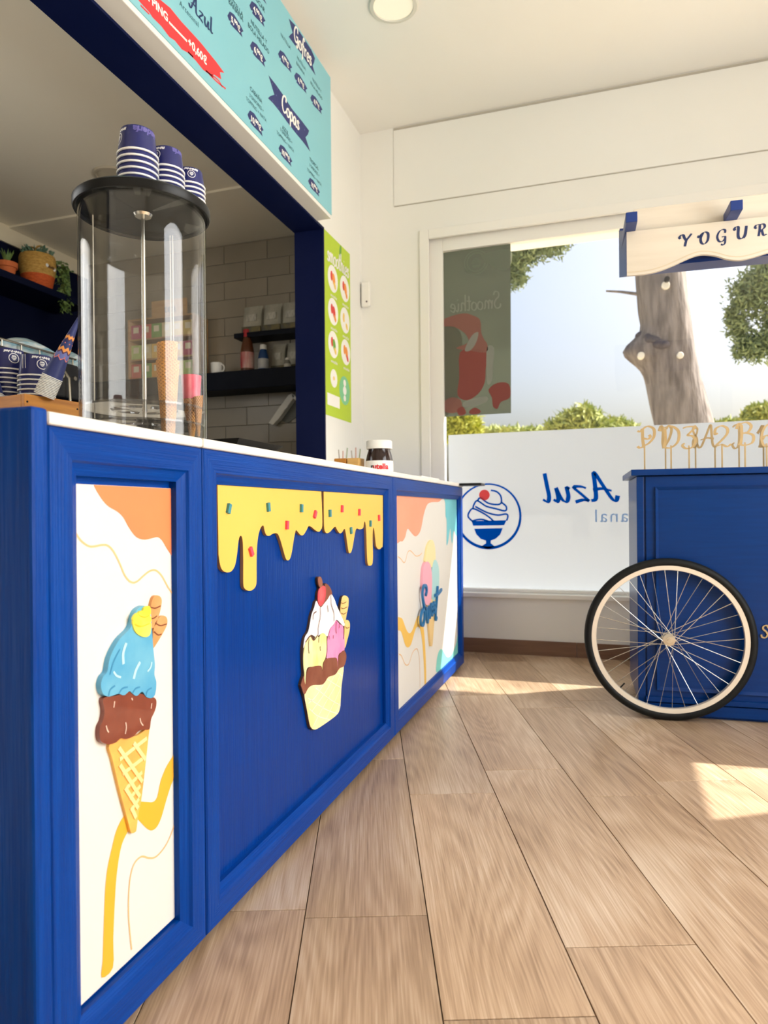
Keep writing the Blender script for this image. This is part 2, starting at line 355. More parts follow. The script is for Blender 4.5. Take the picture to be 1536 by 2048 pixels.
# ================================================================== THE SETTING
YW, XL, XLB = 4.12, -1.477, -1.642        # window wall, left wall (front and kitchen face)
ZC, ZK = 3.24, 2.675                      # shop and kitchen ceilings
XK = -3.6                                 # navy kitchen wall
HY, HZ = 3.512, 2.415                     # serving hatch: far jamb, head
WX0, WX1, WZ0, WZ1 = -1.06, 1.78, 0.36, 2.545

# ---- floor: wood-look planks laid at an angle
def plank_mat():
    m = bpy.data.materials.new('oak_plank'); m.use_nodes = True; t = m.node_tree; b = t.nodes['Principled BSDF']
    tc = t.nodes.new('ShaderNodeTexCoord'); oi = t.nodes.new('ShaderNodeObjectInfo')
    sc = t.nodes.new('ShaderNodeVectorMath'); sc.operation = 'SCALE'; sc.inputs[0].default_value = (37, 53, 11)
    t.links.new(oi.outputs['Random'], sc.inputs['Scale'])
    ad = t.nodes.new('ShaderNodeVectorMath'); ad.operation = 'ADD'
    t.links.new(tc.outputs['Object'], ad.inputs[0]); t.links.new(sc.outputs[0], ad.inputs[1])
    def mp(s):
        n = t.nodes.new('ShaderNodeMapping'); n.inputs['Scale'].default_value = s; t.links.new(ad.outputs[0], n.inputs[0]); return n
    def nz(s, d, dist=0.0):
        n = t.nodes.new('ShaderNodeTexNoise'); n.inputs['Scale'].default_value = 1; n.inputs['Detail'].default_value = d
        n.inputs['Distortion'].default_value = dist; t.links.new(mp(s).outputs[0], n.inputs[0]); return n
    # cathedral growth rings: iso-lines of a stretched smooth noise
    ring = nz((5.0, 0.8, 1), 1.0, 0.1)
    mu = t.nodes.new('ShaderNodeMath'); mu.operation = 'MULTIPLY'; mu.inputs[1].default_value = 120
    t.links.new(ring.outputs['Fac'], mu.inputs[0])
    sn = t.nodes.new('ShaderNodeMath'); sn.operation = 'SINE'; t.links.new(mu.outputs[0], sn.inputs[0])
    fine = nz((240, 6, 1), 5.0, 0.12); big = nz((3.2, 1.6, 1), 2.0)
    f5 = t.nodes.new('ShaderNodeMath'); f5.operation = 'MULTIPLY'; f5.inputs[1].default_value = 0.48; t.links.new(fine.outputs['Fac'], f5.inputs[0])
    a1 = t.nodes.new('ShaderNodeMath'); a1.operation = 'MULTIPLY_ADD'; a1.inputs[1].default_value = 0.032
    t.links.new(sn.outputs[0], a1.inputs[0]); t.links.new(f5.outputs[0], a1.inputs[2])
    a2 = t.nodes.new('ShaderNodeMath'); a2.operation = 'MULTIPLY_ADD'; a2.inputs[1].default_value = 0.50
    t.links.new(big.outputs['Fac'], a2.inputs[0]); t.links.new(a1.outputs[0], a2.inputs[2])
    rp = t.nodes.new('ShaderNodeValToRGB'); e = rp.color_ramp.elements
    e[0].position = 0.29; e[0].color = S(138, 110, 84); e[1].position = 0.73; e[1].color = S(222, 202, 178)
    k = e.new(0.50); k.color = S(186, 158, 128)
    t.links.new(a2.outputs[0], rp.inputs[0])
    mr = t.nodes.new('ShaderNodeMapRange'); mr.inputs[3].default_value = 0.9; mr.inputs[4].default_value = 1.08
    t.links.new(oi.outputs['Random'], mr.inputs[0])
    vm = t.nodes.new('ShaderNodeVectorMath'); vm.operation = 'SCALE'
    t.links.new(rp.outputs[0], vm.inputs[0]); t.links.new(mr.outputs[0], vm.inputs['Scale']); t.links.new(vm.outputs[0], b.inputs['Base Color'])
    b.inputs['Roughness'].default_value = 0.31
    bp = t.nodes.new('ShaderNodeBump'); bp.inputs['Strength'].default_value = 0.25; bp.inputs['Distance'].default_value = 0.001
    t.links.new(a1.outputs[0], bp.inputs['Height']); t.links.new(bp.outputs[0], b.inputs['Normal'])
    return m
PLK = plank_mat()
grout = mat('dark_grout', S(96, 78, 58), 0.9)
floor = struct('floor', G().box(XLB, XR, YB, YW, -0.08, -0.004), grout)
FA = math.radians(19.38); PWd, PLn = 0.2577, 0.918
offs = {-1: 1.449, 0: 1.149, 1: 1.331, 2: 1.112, 3: 2.132}
FRot = Matrix.Rotation(FA, 3, 'Z')
def clip(poly, n, d):
    out = []
    for i in range(len(poly)):
        a, b = poly[i], poly[(i+1) % len(poly)]; da, db = a.dot(n)-d, b.dot(n)-d
        if da <= 0: out.append(a)
        if (da < 0 < db) or (db < 0 < da): out.append(a+(b-a)*(da/(da-db)))
    return out
full = None
for ci in range(-9, 12):
    w0 = 0.1185+ci*PWd; o = offs.get(ci, 0.37*((ci*5) % 7))
    for ri in range(-5, 7):
        l0 = o+ri*PLn; g2 = 0.0012
        q = [V((w0+g2, l0+g2, 0)), V((w0+PWd-g2, l0+g2, 0)), V((w0+PWd-g2, l0+PLn-g2, 0)), V((w0+g2, l0+PLn-g2, 0))]
        wq = [FRot @ p for p in q]; n0 = [p.copy() for p in wq]
        for n, d in ((V((1, 0, 0)), XR-.002), (V((-1, 0, 0)), -XL+.0), (V((0, 1, 0)), YW-.002), (V((0, -1, 0)), 1.2)):
            if wq: wq = clip(wq, n, d)
        if len(wq) < 3: continue
        whole = len(wq) == 4 and all((a-b).length < 1e-6 for a, b in zip(wq, n0))
        org = V((w0, l0, 0))
        if whole and full is not None:
            ob = bpy.data.objects.new('plank', full); COL.objects.link(ob); ob.parent = floor
        else:
            lp = [(FRot.inverted() @ p)-org for p in wq]; c = sum(lp, V())/len(lp); k = len(lp)
            ins = [p+(c-p).normalized()*0.0011 for p in lp]
            g = G().add([p+V((0, 0, -.004)) for p in lp]+[p+V((0, 0, -.0008)) for p in lp]+[V(p) for p in ins],
                        [list(range(k-1, -1, -1))]+[(i, (i+1) % k, k+(i+1) % k, k+i) for i in range(k)] +
                        [(k+i, k+(i+1) % k, 2*k+(i+1) % k, 2*k+i) for i in range(k)]+[list(range(2*k, 3*k))])
            ob = obj('plank', g, PLK, None); ob.parent = floor
            if whole: full = ob.data
        ob.rotation_euler = (0, 0, FA); ob.location = FRot @ org

# ---- walls and ceilings
g = G()
g.box(XL, WX0, YW, 4.56, 0, ZC+.1).box(WX1, XR+.08, YW, 4.56, 0, ZC+.1).box(WX0, WX1, YW, 4.56, 0, WZ0).box(WX0, WX1, YW, 4.56, WZ1, ZC+.1)
wall_w = struct('wall_window', g, wallm)
g = G()
g.box(XLB, XL, YB, -0.3, 0, ZC).box(XLB, XL, HY, YW, 0, ZC).box(XLB, XL, -0.3, HY, 0, 0.93).box(XLB, XL, -0.3, HY, HZ, ZC)
wall_l = struct('wall_left', g, wallm)
g = G()
DA, DB, DH = 3.15, 3.652, 2.12          # glazed door near the window wall
g.box(XR, XR+.08, YB, .3, 0, ZC).box(XR, XR+.08, 2.25, DA, 0, ZC).box(XR, XR+.08, DB, YW, 0, ZC)
g.box(XR, XR+.08, .3, 2.25, 0, .25).box(XR, XR+.08, .3, 2.25, 2.6, ZC).box(XR, XR+.08, DA, DB, DH, ZC)
struct('wall_right', g, wallm)
struct('wall_back', G().box(XLB, XR+.08, YB-.2, YB, 0, ZC), wallm)
struct('ceiling', G().box(XLB, XR+.08, YB-.2, 4.56, ZC, ZC+.1), ceilm)
# unseen shop-front glazing: frames and panes
for i, (a, b, c, d) in enumerate(((.3, 2.25, .25, 2.6), (DA, DB, 0.0, DH))):
    w_ = .05 if i == 0 else .008
    g = G().box(XR+.02, XR+.06, a, a+w_, c, d).box(XR+.02, XR+.06, b-w_, b, c, d).box(XR+.02, XR+.06, a+w_, b-w_, d-w_, d).box(XR+.02, XR+.06, a+w_, b-w_, c, c+w_)
    wnd = struct('window_2' if i == 0 else 'door_1', g, whitef)
    obj('pane', G().box(XR+.038, XR+.042, a+w_, b-w_, c+w_, d-w_), glassw, wnd)
# kitchen shell
struct('ceiling_kitchen', G().box(XK-.1, XLB, -.8, 4.5, ZK, ZK+.08).box(XK, XLB, 3.42, YW, ZK-.012, ZK), kceil)
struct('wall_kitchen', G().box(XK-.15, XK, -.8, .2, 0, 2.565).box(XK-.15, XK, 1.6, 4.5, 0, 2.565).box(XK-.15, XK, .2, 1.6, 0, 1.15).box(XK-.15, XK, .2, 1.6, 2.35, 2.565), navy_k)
wnd = struct('added_kitchen_window', G().box(XK-.1, XK-.05, .2, .25, 1.15, 2.35).box(XK-.1, XK-.05, 1.55, 1.6, 1.15, 2.35).box(XK-.1, XK-.05, .25, 1.55, 1.15, 1.2).box(XK-.1, XK-.05, .25, 1.55, 2.3, 2.35), whitef)  # unseen window, added to go with the kitchen light
obj('pane', G().box(XK-.078, XK-.072, .25, 1.55, 1.2, 2.3), glassw, wnd)
struct('trim_1', G().box(XK-.15, XK+.012, -.8, YW, 2.565, ZK), beige)
struct('wall_kitchen_end', G().box(XK-.15, XLB, -.95, -.8, 0, ZK), beige)
struct('floor_kitchen', G().box(XK-.15, XLB, -.95, YW, -.08, 0), mat('grey_kitchen_floor', S(120, 116, 110), 0.6, vary=.3))
wt = struct('wall_tiled', G().box(XK-.15, XLB, YW+.002, 4.5, 0, ZK+.08), mat('grey_tile_grout', S(146, 138, 124), 0.9))
tilem = mat('cream_wall_tile', S(156, 148, 133), 0.3, vary=.2, rand=.05)
tw, th_ = .325, .122; tmesh = None
for r in range(14):
    z0 = .95+r*th_
    for c in range(7):
        x0 = XK+.004+c*tw+(tw/2 if r % 2 else 0)
        x1 = min(x0+tw-.004, XLB-.002); z1 = min(z0+th_-.004, ZK-.014)
        if x1-x0 < .03: continue
        if x1-x0 > tw-.006 and z1-z0 > th_-.006:
            if tmesh is None:
                ob = obj('tile', G().box(0, tw-.004, -.004, .004, 0, th_-.004), tilem, None, bevel=.0012); tmesh = ob.data
            else:
                ob = bpy.data.objects.new('tile', tmesh); COL.objects.link(ob)
        else:
            ob = obj('tile', G().box(0, x1-x0, -.004, .004, 0, z1-z0), tilem, None)
        ob.parent = wt; ob.location = (x0, YW, z0)

# blue lining of the serving hatch
g = G().box(XLB-.004, XL+.004, HY-.014, HY, .93, HZ).box(XLB-.004, XL+.004, -.3, HY, HZ-.014, HZ).box(XLB-.004, XL+.004, -.3, -.286, .93, HZ)
struct('trim_2', g, navy)
# skirting below the window: lengths of wood-look board
skm = mat('brown_skirting', S(132, 98, 76), 0.5, vary=.5, vscale=(5, 40, 60), col2=S(106, 76, 58))
sk = struct('baseboard_window', G().box(XL, -0.18, YW-.012, YW, 0, .085), skm)
obj('board', G().box(-.178, .9, YW-.012, YW, 0, .085), skm, sk)
obj('board', G().box(.902, XR, YW-.012, YW, 0, .085), skm, sk)
# access panel above the window
struct('trim_3', G().box(-1.253, XR-.02, YW-.006, YW, 2.752, 3.222), wallm, bevel=.002)
struct('gap_shade_strips', G().box(-1.253, XR-.02, YW-.004, YW, 2.7475, 2.7505).box(-1.253, XR-.02, YW-.004, YW, 3.224, 3.236), mat('shadow_gap_grey', S(190, 184, 170), .9))  # grey strips stand in for the shade in the gaps around the panel

# ---- window with its film
win = struct('window_1', G().box(WX0-.03, WX0+.028, YW-.016, YW+.005, WZ0-.02, WZ1+.03).box(WX1-.028, WX1+.03, YW-.016, YW+.005, WZ0-.02, WZ1+.03)
             .box(WX0+.028, WX1-.028, YW-.016, YW+.005, WZ1-.028, WZ1+.03), whitef, bevel=.004)
YG = 4.185
obj('frame', G().box(WX0, -.955, 4.15, 4.21, WZ0, WZ1), whitef, win, bevel=.004)
obj('frame', G().box(WX1-.1, WX1, 4.15, 4.21, WZ0, WZ1), whitef, win, bevel=.004)
obj('frame', G().box(-.955, WX1-.1, 4.15, 4.21, 2.447, WZ1), whitef, win, bevel=.004)
obj('frame', G().box(-.955, WX1-.1, 4.15, 4.21, WZ0, WZ0+.02), whitef, win, bevel=.004)
obj('sill', G().box(WX0, WX1, YW-.02, 4.15, WZ0-.028, WZ0-.002), whitef, win, bevel=.003)
obj('pane', G().box(-.955, WX1-.1, YG-.003, YG+.003, WZ0+.02, 2.447), glassw, win)
YF = YG-.006
fl = obj('frosted_film', G().quad((-.935, YF, WZ0+.02), (WX1-.1, YF, WZ0+.02), (WX1-.1, YF, 1.33), (-.935, YF, 1.318)), frost, win)
c7 = lambda x, y: (880+x/2.3415, 820+y/2.3415)
def onfilm(x, y, d=0.002): u, v = c7(x, y); return onY(u, v, YF-d)
g = G()
cc = onfilm(225, 498); rr = (onfilm(382, 498)-cc).length
n = 64
ringp = []
for i in range(n):
    a = 2*PI*i/n; wv = .010+.008*(.5-.5*math.sin(a))        # heavier at the foot
    ringp.append((cc+V((math.cos(a), 0, math.sin(a)))*rr, cc+V((math.cos(a), 0, math.sin(a)))*(rr-wv)))
g.add([p for q in ringp for p in q], [(2*i, 2*i+1, (2*i+3) % (2*n), (2*i+2) % (2*n)) for i in range(n)])
for st in ([(312,518),(318,497),(308,487),(270,492),(220,480),(165,452)], [(150,520),(132,500),(136,480),(155,462),(200,482),(230,502),(250,520)],
           [(155,462),(158,445),(175,425),(215,450),(260,462),(305,472),(310,452),(287,432)], [(175,425),(190,412),(225,436),(270,443),(287,432),(284,402),(264,382),(238,376)],
           [(148,520),(190,512),(225,520)]):
    L, R = ribbon(st, 8); r_ = ribbon_g(L, R, lambda x, y: onfilm(x, y)); g.add(r_.v, r_.f)
for pl in ([(148,520),(312,516),(300,540),(155,542)], [(160,556),(294,553),(282,583),(262,602),(238,612),(238,624),(258,640),(225,652),(192,640),(215,624),(215,612),(190,603),(170,582)]):
    g.add([onfilm(*p) for p in pl], [list(range(len(pl)))])
obj('film_logo', g, frost_blue, fl)
obj('film_cherry', G().add([onfilm(208+25*math.cos(a*PI/12), 398+25*math.sin(a*PI/12), .003) for a in range(24)], [list(range(24))]), frost_red, fl)
pA = onY(1238, 1003, YF-.002); hA = .172
obj('film_lettering', pen_g('Azul', lambda x, y: V((pA.x-x*hA*1.02, pA.y, pA.z+y*hA)), w=.15, nib=.4, thin=.4, gap=.03, shear=.18), frost_blue, fl)
pB = onY(1188, 1033, YF-.002)
g = text_g('Artesanal', .105, align='RIGHT', space=1.15); g.v = [V((pB.x-p.x, pB.y, pB.z+p.y)) for p in g.v]
obj('film_lettering', g, frost_pale, fl)

# ================================================================== THE COUNTER
XC = -0.755; CD = -1.40; ZB, ZT = 0.02, 0.977
cA = lambda x, y: (x/3.491, 780+y/3.491)
cB = lambda x, y: (60+x/2.3605, 1180+y/2.3605)
cC = lambda x, y: (400+x/2.8444, 880+y/2.8444)
cD = lambda x, y: (580+x/5.85, 1130+y/5.85)
cE = lambda x, y: (760+x/4.18, 960+y/4.18)
def front(crop, pts, x, closed=True, sub=4, sm=True):
    p = [onX(*crop(*q), x) for q in pts]
    p = [(q.y, q.z) for q in p]
    if sm: p = smooth_path(p, closed, sub)
    return p
def plate(name, yz, x0, x1, m, parent, edge=None, **k):
    """a flat shape cut from board, standing proud of the panel from x0 to x1"""
    g = G().prism([(x0, a, b) for a, b in yz], (x1-x0, 0, 0))
    return obj(name, g, m, parent, **k)
def paint(name, yz, x, m, parent):
    return obj(name, G().add([(x, a, b) for a, b in yz], [list(range(len(yz)))]), m, parent)
def line(name, pts, crop, x, w, m, parent):
    p = [onX(*crop(*q), x) for q in pts]; L, R = ribbon([(q.y, q.z) for q in p], w)
    return obj(name, ribbon_g(L, R, lambda a, b: V((x, a, b))), m, parent)
def cabinet(label, y0, y1, fw, mw, panel_mat, pd=.025, inset=0):
    t = thing('counter_cabinet', label, 'cabinet', (-1.08, (y0+y1)/2, 0), group='blue counter cabinets')
    obj('body', G().box(CD, XC-pd-.012, y0+.002, y1-.002, ZB, ZT), blue_v, t)
    obj('plinth', G().box(CD+.03, XC-.07, y0+.004, y1-.004, 0, ZB), navy, t)
    O = [(y0, ZB), (y1, ZB), (y1, ZT), (y0, ZT)]
    A = [(y0+fw, ZB+fw), (y1-fw, ZB+fw), (y1-fw, ZT-fw), (y0+fw, ZT-fw)]
    q = fw+mw
    B = [(y0+q, ZB+q), (y1-q, ZB+q), (y1-q, ZT-q), (y0+q, ZT-q)]
    e = .0035
    A2 = [(a+(b-a)*e/mw, c+(d-c)*e/mw) for (a, c), (b, d) in zip(A, B)]
    O2 = [(y0+.003, ZB+.003), (y1-.003, ZB+.003), (y1-.003, ZT-.003), (y0+.003, ZT-.003)]
    rings = [(O, XC-pd-.01), (O, XC-.003), (O2, XC), (A, XC), (A2, XC-.005), (B, XC-.013), (B, XC-pd-.01)]
    for i, nm in enumerate(('rail', 'stile', 'rail', 'stile')):
        j = (i+1) % 4; k = len(rings)
        vs = [V((x, *R[i])) for R, x in rings]+[V((x, *R[j])) for R, x in rings]
        fs = [(a, (a+1) % k, k+(a+1) % k, k+a) for a in range(k)]+[list(range(k)), list(range(2*k-1, k-1, -1))]
        obj(nm, G().add(vs, fs), blue_h if nm == 'rail' else blue_v, t)
    if inset:
        obj('back_panel', G().box(XC-pd-.013, XC-pd-.003, y0+q-.004, y1-q+.004, ZB+q-.004, ZT-q+.004), blue_h, t)
        pn = obj('panel', G().box(XC-pd-.003, XC-pd, y0+q+inset, y1-q+.004, ZB+q+.004, ZT-q-inset), panel_mat, t)
    else:
        pn = obj('panel', G().box(XC-pd-.012, XC-pd, y0+q-.004, y1-q+.004, ZB+q-.004, ZT-q+.004), panel_mat, t)
    return t, pn, XC-pd

end = one('counter_end_panel', G().box(CD-.01, XC+.004, .75, .781, 0, 1.0), blue_v, 'blue end panel closing the counter at its near end', 'panel', (-1.08, .765, 0), bevel=.005)

# ---- first cabinet: mural with the dipped cone
t1, p1, xp = cabinet('narrow blue cabinet with a cone plaque on a white mural, nearest the camera', .784, 1.175, .046, .022, mural, .025, .012)
e = .0006
blob = [(655,668),(680,715),(720,775),(760,815),(820,850),(860,890),(890,945),(930,1005),(965,1035),(1010,1045),(1060,1035),(1100,1028),(1130,1050),(1160,1100),(1190,1145),(1227,1190)]
yz = front(cA, blob, xp, False); top = ZT-.0805; ymax = 1.175-.068
yz = [(min(a, ymax), min(b, top)) for a, b in yz]+[(ymax, yz[-1][1]), (ymax, top), (yz[0][0], top)]
paint('mural_blob', yz, xp+e, orange, p1)
line('mural_line', [(500,945),(530,1000),(570,1055),(620,1090),(660,1092),(710,1082),(750,1085),(785,1115),(815,1165),(845,1230),(870,1290),(900,1330),(930,1345),(960,1335),(1000,1300),(1040,1268),(1075,1257),(1105,1270),(1135,1305),(1170,1370),(1200,1415),(1226,1440)], cA, xp+e, .0035, linep, p1)
band = [(692,762),(670,790),(640,840),(615,905),(600,975),(580,1000),(545,1000),(500,1000),(470,1035),(450,1055),(430,1085),(405,1140),(385,1220),(365,1310),(355,1400),(350,1500),(345,1650),(342,1750),(337,1830),(390,1783),(392,1650),(398,1500),(405,1380),(415,1290),(430,1210),(450,1160),(475,1120),(505,1085),(520,1095),(550,1125),(575,1135),(600,1115),(620,1070),(640,1000),(665,920),(692,855)]
yz = front(cB, band, xp, True, 3); paint('mural_band', [(min(a, ymax), max(b, ZB+.068)) for a, b in yz], xp+e, yband, p1)
line('mural_line', [(690,1080),(675,1130),(650,1190),(620,1235),(590,1262),(560,1265),(530,1258),(505,1275),(485,1310),(472,1370),(466,1450),(466,1540),(472,1620),(480,1698)], cB, xp+e, .0032, linep, p1)
# plaque pieces, each its own cut-out
XP1 = xp+.006
waffle = mat('golden_waffle_paint', S(240, 190, 92), .5, vary=.8, vscale=(9, 14, 14), col2=S(226, 150, 70))
waffle_hi = mat('pale_waffle_paint', S(255, 224, 158), .5, vary=.4, vscale=(14, 14, 14), col2=S(252, 204, 120))
waffle_dk = mat('dark_waffle_paint', S(176, 112, 46), .55)
choc = mat('chocolate_paint', S(118, 52, 34), .28, vary=.5, vscale=(20, 20, 20), col2=S(146, 74, 50), coat=.4)
bluei = mat('sky_blue_paint', S(72, 158, 200), .35, vary=.8, vscale=(9, 9, 9), col2=S(122, 190, 212), coat=.2)
yel = mat('lemon_paint', S(250, 230, 60), .35, vary=.6, vscale=(30, 30, 30), col2=S(252, 244, 130), coat=.2)
wafer = mat('wafer_paint', S(216, 146, 84), .5, vary=.6, vscale=(20, 20, 20), col2=S(232, 176, 116))
wafer_dk = mat('wafer_line_paint', S(128, 70, 34), .5)
pq = obj('cone_plaque', G().prism([(xp, *q) for q in front(cB, [(375,730),(440,690),(500,690),(562,650),(560,690),(530,960),(512,1060),(503,1130),(497,1142),(485,1148),(475,1140),(458,1075),(420,930),(390,800)], XP1)], (.006, 0, 0)), waffle, t1)
def tip(poly):    # the last polygon moved back to panel plane measured at its own front face
    return poly
# waffle lattice: raised pale strips
li = 0
for st in ([(552,700),(425,800)], [(540,790),(438,868)], [(530,860),(452,940)], [(522,925),(470,985)], [(515,985),(476,1045)],
           [(420,745),(530,905)], [(425,825),(518,975)], [(450,935),(510,1030)], [(478,1025),(500,1075)], [(490,722),(545,800)]):
    P = [onX(*cB(*q), XP1+.0015) for q in st]; L, R = ribbon([(q.y, q.z) for q in P], .0068, smooth=False)
    li += 1; hi_ = .0018 if li <= 5 else .0027
    obj('lattice_strip', ribbon_g(L, R, lambda a, b: V((XP1-.0004-.0002*(li > 5), a, b)), (hi_, 0, 0)), waffle_hi, pq)
plate('chocolate_dip', front(cB, [(345,520),(360,505),(400,500),(480,480),(540,495),(590,510),(597,540),(588,575),(572,610),(565,655),(540,660),(515,665),(490,690),(455,703),(430,700),(405,720),(375,728),(345,722),(330,700),(330,650),(345,615),(352,570)], XP1+.0025), xp, XP1+.0025, choc, pq, bevel=.0)
gl = mat('chocolate_gloss_paint', S(226, 196, 176), .3)
for st in ([(360,640),(365,660),(372,672)], [(452,625),(455,650),(450,680)], [(520,605),(524,625),(535,640)], [(480,510),(485,520)], [(575,535),(572,560)], [(400,525),(396,555)]):
    line('paint_highlight', st, cB, XP1+.0031, .0022, gl, pq)
plate('blue_scoop', front(cB, [(480,165),(495,110),(515,85),(545,75),(570,110),(575,175),(583,280),(590,350),(588,400),(597,435),(592,490),(575,510),(550,505),(530,480),(505,500),(485,490),(470,478),(445,497),(420,490),(395,497),(370,503),(345,490),(335,450),(345,410),(365,385),(375,330),(395,280),(425,230),(465,190)], XP1+.004), xp, XP1+.004, bluei, pq)
hb = mat('pale_blue_highlight', S(178, 222, 232), .4)
for st in ([(395,385),(410,405),(430,412)], [(575,340),(570,365),(555,385)]): line('paint_highlight', st, cB, XP1+.0046, .0035, hb, pq)
db = mat('deep_blue_shade', S(58, 138, 180), .4)
for st in ([(372,500),(380,470),(402,452)], [(420,490),(436,466),(462,458)], [(485,488),(498,466),(520,458)], [(548,500),(556,474),(575,462)], [(378,400),(395,340),(425,280)]): line('paint_line', st, cB, XP1+.0045, .0028, db, pq)
for st in ([(455,250),(440,300),(442,350)], [(490,420),(500,380),(520,340)]): line('paint_highlight', st, cB, XP1+.0045, .006, hb, pq)
sw = None
for k, pl in enumerate(([(486,150),(500,140),(530,152),(560,148),(573,160),(571,192),(565,213),(546,222),(520,215),(496,192)],
                        [(487,140),(494,120),(510,108),(535,118),(560,114),(572,128),(572,150),(560,164),(530,170),(500,158)],
                        [(513,112),(520,100),(535,96),(540,84),(552,76),(566,78),(571,100),(566,122),(545,128),(524,124)])):
    x_ = XP1+.0065+.0008*k
    q_ = plate('lemon_swirl', front(cB, pl, x_), XP1+.0035, x_, yel, pq)
ysh = mat('lemon_shade_paint', S(226, 196, 40), .4)
for st in ([(497,160),(525,172),(566,158)], [(523,122),(545,128),(564,120)]): line('paint_line', st, cB, XP1+.0088, .0016, ysh, pq)
for pl, ln in (([(566,150),(568,100),(574,60),(584,33),(600,25),(618,35),(622,60),(612,110),(592,165),(576,180)], ([(572,82),(592,86),(617,75)], [(570,135),(585,133),(600,122)])),
               ([(580,272),(583,190),(600,142),(625,121),(645,130),(648,160),(630,200),(600,250)], ([(592,155),(615,168),(646,160)], [(586,196),(605,212),(622,208)]))):
    wf = plate('wafer_stick', front(cB, pl, XP1), xp, XP1, wafer, pq)
    for st in ln: line('paint_line', st, cB, XP1+.0006, .0024, wafer_dk, pq)

# ---- second cabinet: dripping syrup board, sprinkles and sundae plaque
t2, p2, xp = cabinet('wide blue cabinet with yellow drip board and sundae plaque in the middle', 1.179, 2.43, .046, .022, blue_p)
XD = xp+.009
ylo, yhi, ztop = 1.179+.069, 2.43-.069, ZT-.0685
drl = [(100,262),(690,288),(696,470),(688,510),(675,522),(655,512),(635,495),(618,490),(605,515),(588,540),(572,540),(555,520),(545,515),(535,560),(522,640),(512,675),(500,685),(488,672),(470,610),(455,560),(440,532),(415,533),(395,545),(378,540),(368,515),(362,488),(350,492),(335,530),(325,600),(322,700),(322,800),(315,835),(295,855),(275,857),(255,845),(247,815),(247,700),(245,600),(240,555),(230,545),(220,570),(212,640),(200,710),(180,745),(155,753),(130,742),(115,710),(106,650)]
drr = [(704,292),(1040,316),(1040,580),(1033,610),(1018,622),(1003,605),(997,560),(992,515),(985,500),(982,560),(984,660),(980,705),(967,715),(955,705),(950,640),(947,540),(942,475),(935,465),(928,500),(910,508),(890,505),(880,540),(868,610),(858,640),(848,640),(840,600),(830,530),(822,505),(808,525),(795,530),(780,510),(770,493),(755,505),(740,522),(722,530),(710,515),(706,480)]
def corner_smooth(crop, pts, x, lo, hi, zt):
    a = [onX(*crop(*q), x) for q in pts]; a = [(q.y, q.z) for q in a]
    body = smooth_path(a[1:], False, 4)
    out = [(a[0][0], zt), (a[1][0], zt)]+body[1:]
    return [(min(max(y, lo), hi), min(z, zt)) for y, z in out]
dl = plate('drip_board', corner_smooth(cC, drl, XD, ylo, yhi, ztop), xp+.0006, XD-.0012, mdf, t2)
plate('drip_paint', corner_smooth(cC, drl, XD, ylo, yhi, ztop), XD-.0012, XD, dripy, dl)
dr = plate('drip_board', corner_smooth(cC, drr, XD, ylo, yhi, ztop), xp+.0006, XD-.0012, mdf, t2)
plate('drip_paint', corner_smooth(cC, drr, XD, ylo, yhi, ztop), XD-.0012, XD, dripy, dr)
for (x, y, a, mm, pa) in ((167,390,.35,spr_t,dl),(392,382,-.15,spr_t,dl),(580,388,.05,spr_t,dl),(498,484,.1,spr_p,dl),(657,423,.55,spr_p,dl),(294,635,-.5,spr_p,dl),
                          (742,417,-.05,spr_t,dr),(862,515,-.2,spr_t,dr),(972,475,.1,spr_t,dr),(811,391,.12,spr_p,dr),(909,411,.1,spr_p,dr),(1021,443,-.1,spr_p,dr)):
    c = onX(*cC(x, y), XD+.004); ca, sa = math.cos(a), math.sin(a); hw, hh = .0052, .0105
    q = [(c.y+ca*i*hw+sa*j*hh, c.z-sa*i*hw+ca*j*hh) for i, j in ((-1, -1), (1, -1), (1, 1), (-1, 1))]
    plate('sprinkle', q, XD, XD+.006, mm, pa)
XS1 = xp+.008
sil = [(330,150),(345,135),(365,145),(380,190),(385,235),(415,215),(440,225),(480,280),(495,340),(520,400),(545,470),(580,560),(590,500),(605,400),(625,360),(655,360),(685,390),(685,470),(665,570),(655,640),(685,650),(702,690),(695,780),(670,880),(645,970),(640,1000),(660,1050),(655,1100),(635,1180),(625,1240),(605,1400),(595,1560),(585,1680),(550,1750),(450,1830),(330,1915),(285,1930),(245,1910),(225,1850),(200,1700),(165,1520),(140,1440),(130,1400),(150,1330),(165,1270),(155,1100),(155,980),(175,850),(215,780),(235,690),(255,580),(285,500),(300,430),(325,400),(328,330),(350,262),(335,220)]
sp = plate('sundae_plaque', front(cD, sil, XS1+.001, True, 3), xp+.0006, XS1, mat('dark_board_edge', S(74, 50, 38), .7), t2)
wc = mat('whipped_cream_paint', S(252, 250, 246), .5, vary=.3, vscale=(25, 25, 25), col2=S(236, 230, 224))
lem = mat('pale_lemon_paint', S(250, 246, 186), .5, vary=.9, vscale=(8, 16, 10), col2=S(238, 236, 96))
pnk = mat('pink_ice_paint', S(248, 156, 198), .5, vary=.9, vscale=(9, 16, 10), col2=S(240, 110, 172))
cho2 = mat('milk_chocolate_paint', S(128, 70, 50), .45, vary=.6, vscale=(14, 22, 22), col2=S(158, 98, 74))
wfl = mat('pale_waffle_bowl_paint', S(252, 240, 190), .5, vary=.8, vscale=(10, 12, 12), col2=S(250, 224, 138))
chr_ = mat('cherry_paint', S(214, 50, 62), .35, vary=.7, vscale=(20, 30, 30), col2=S(242, 120, 120))
wf2 = mat('vanilla_wafer_paint', S(240, 200, 120), .5, vary=.5, vscale=(16, 30, 30), col2=S(250, 220, 150))
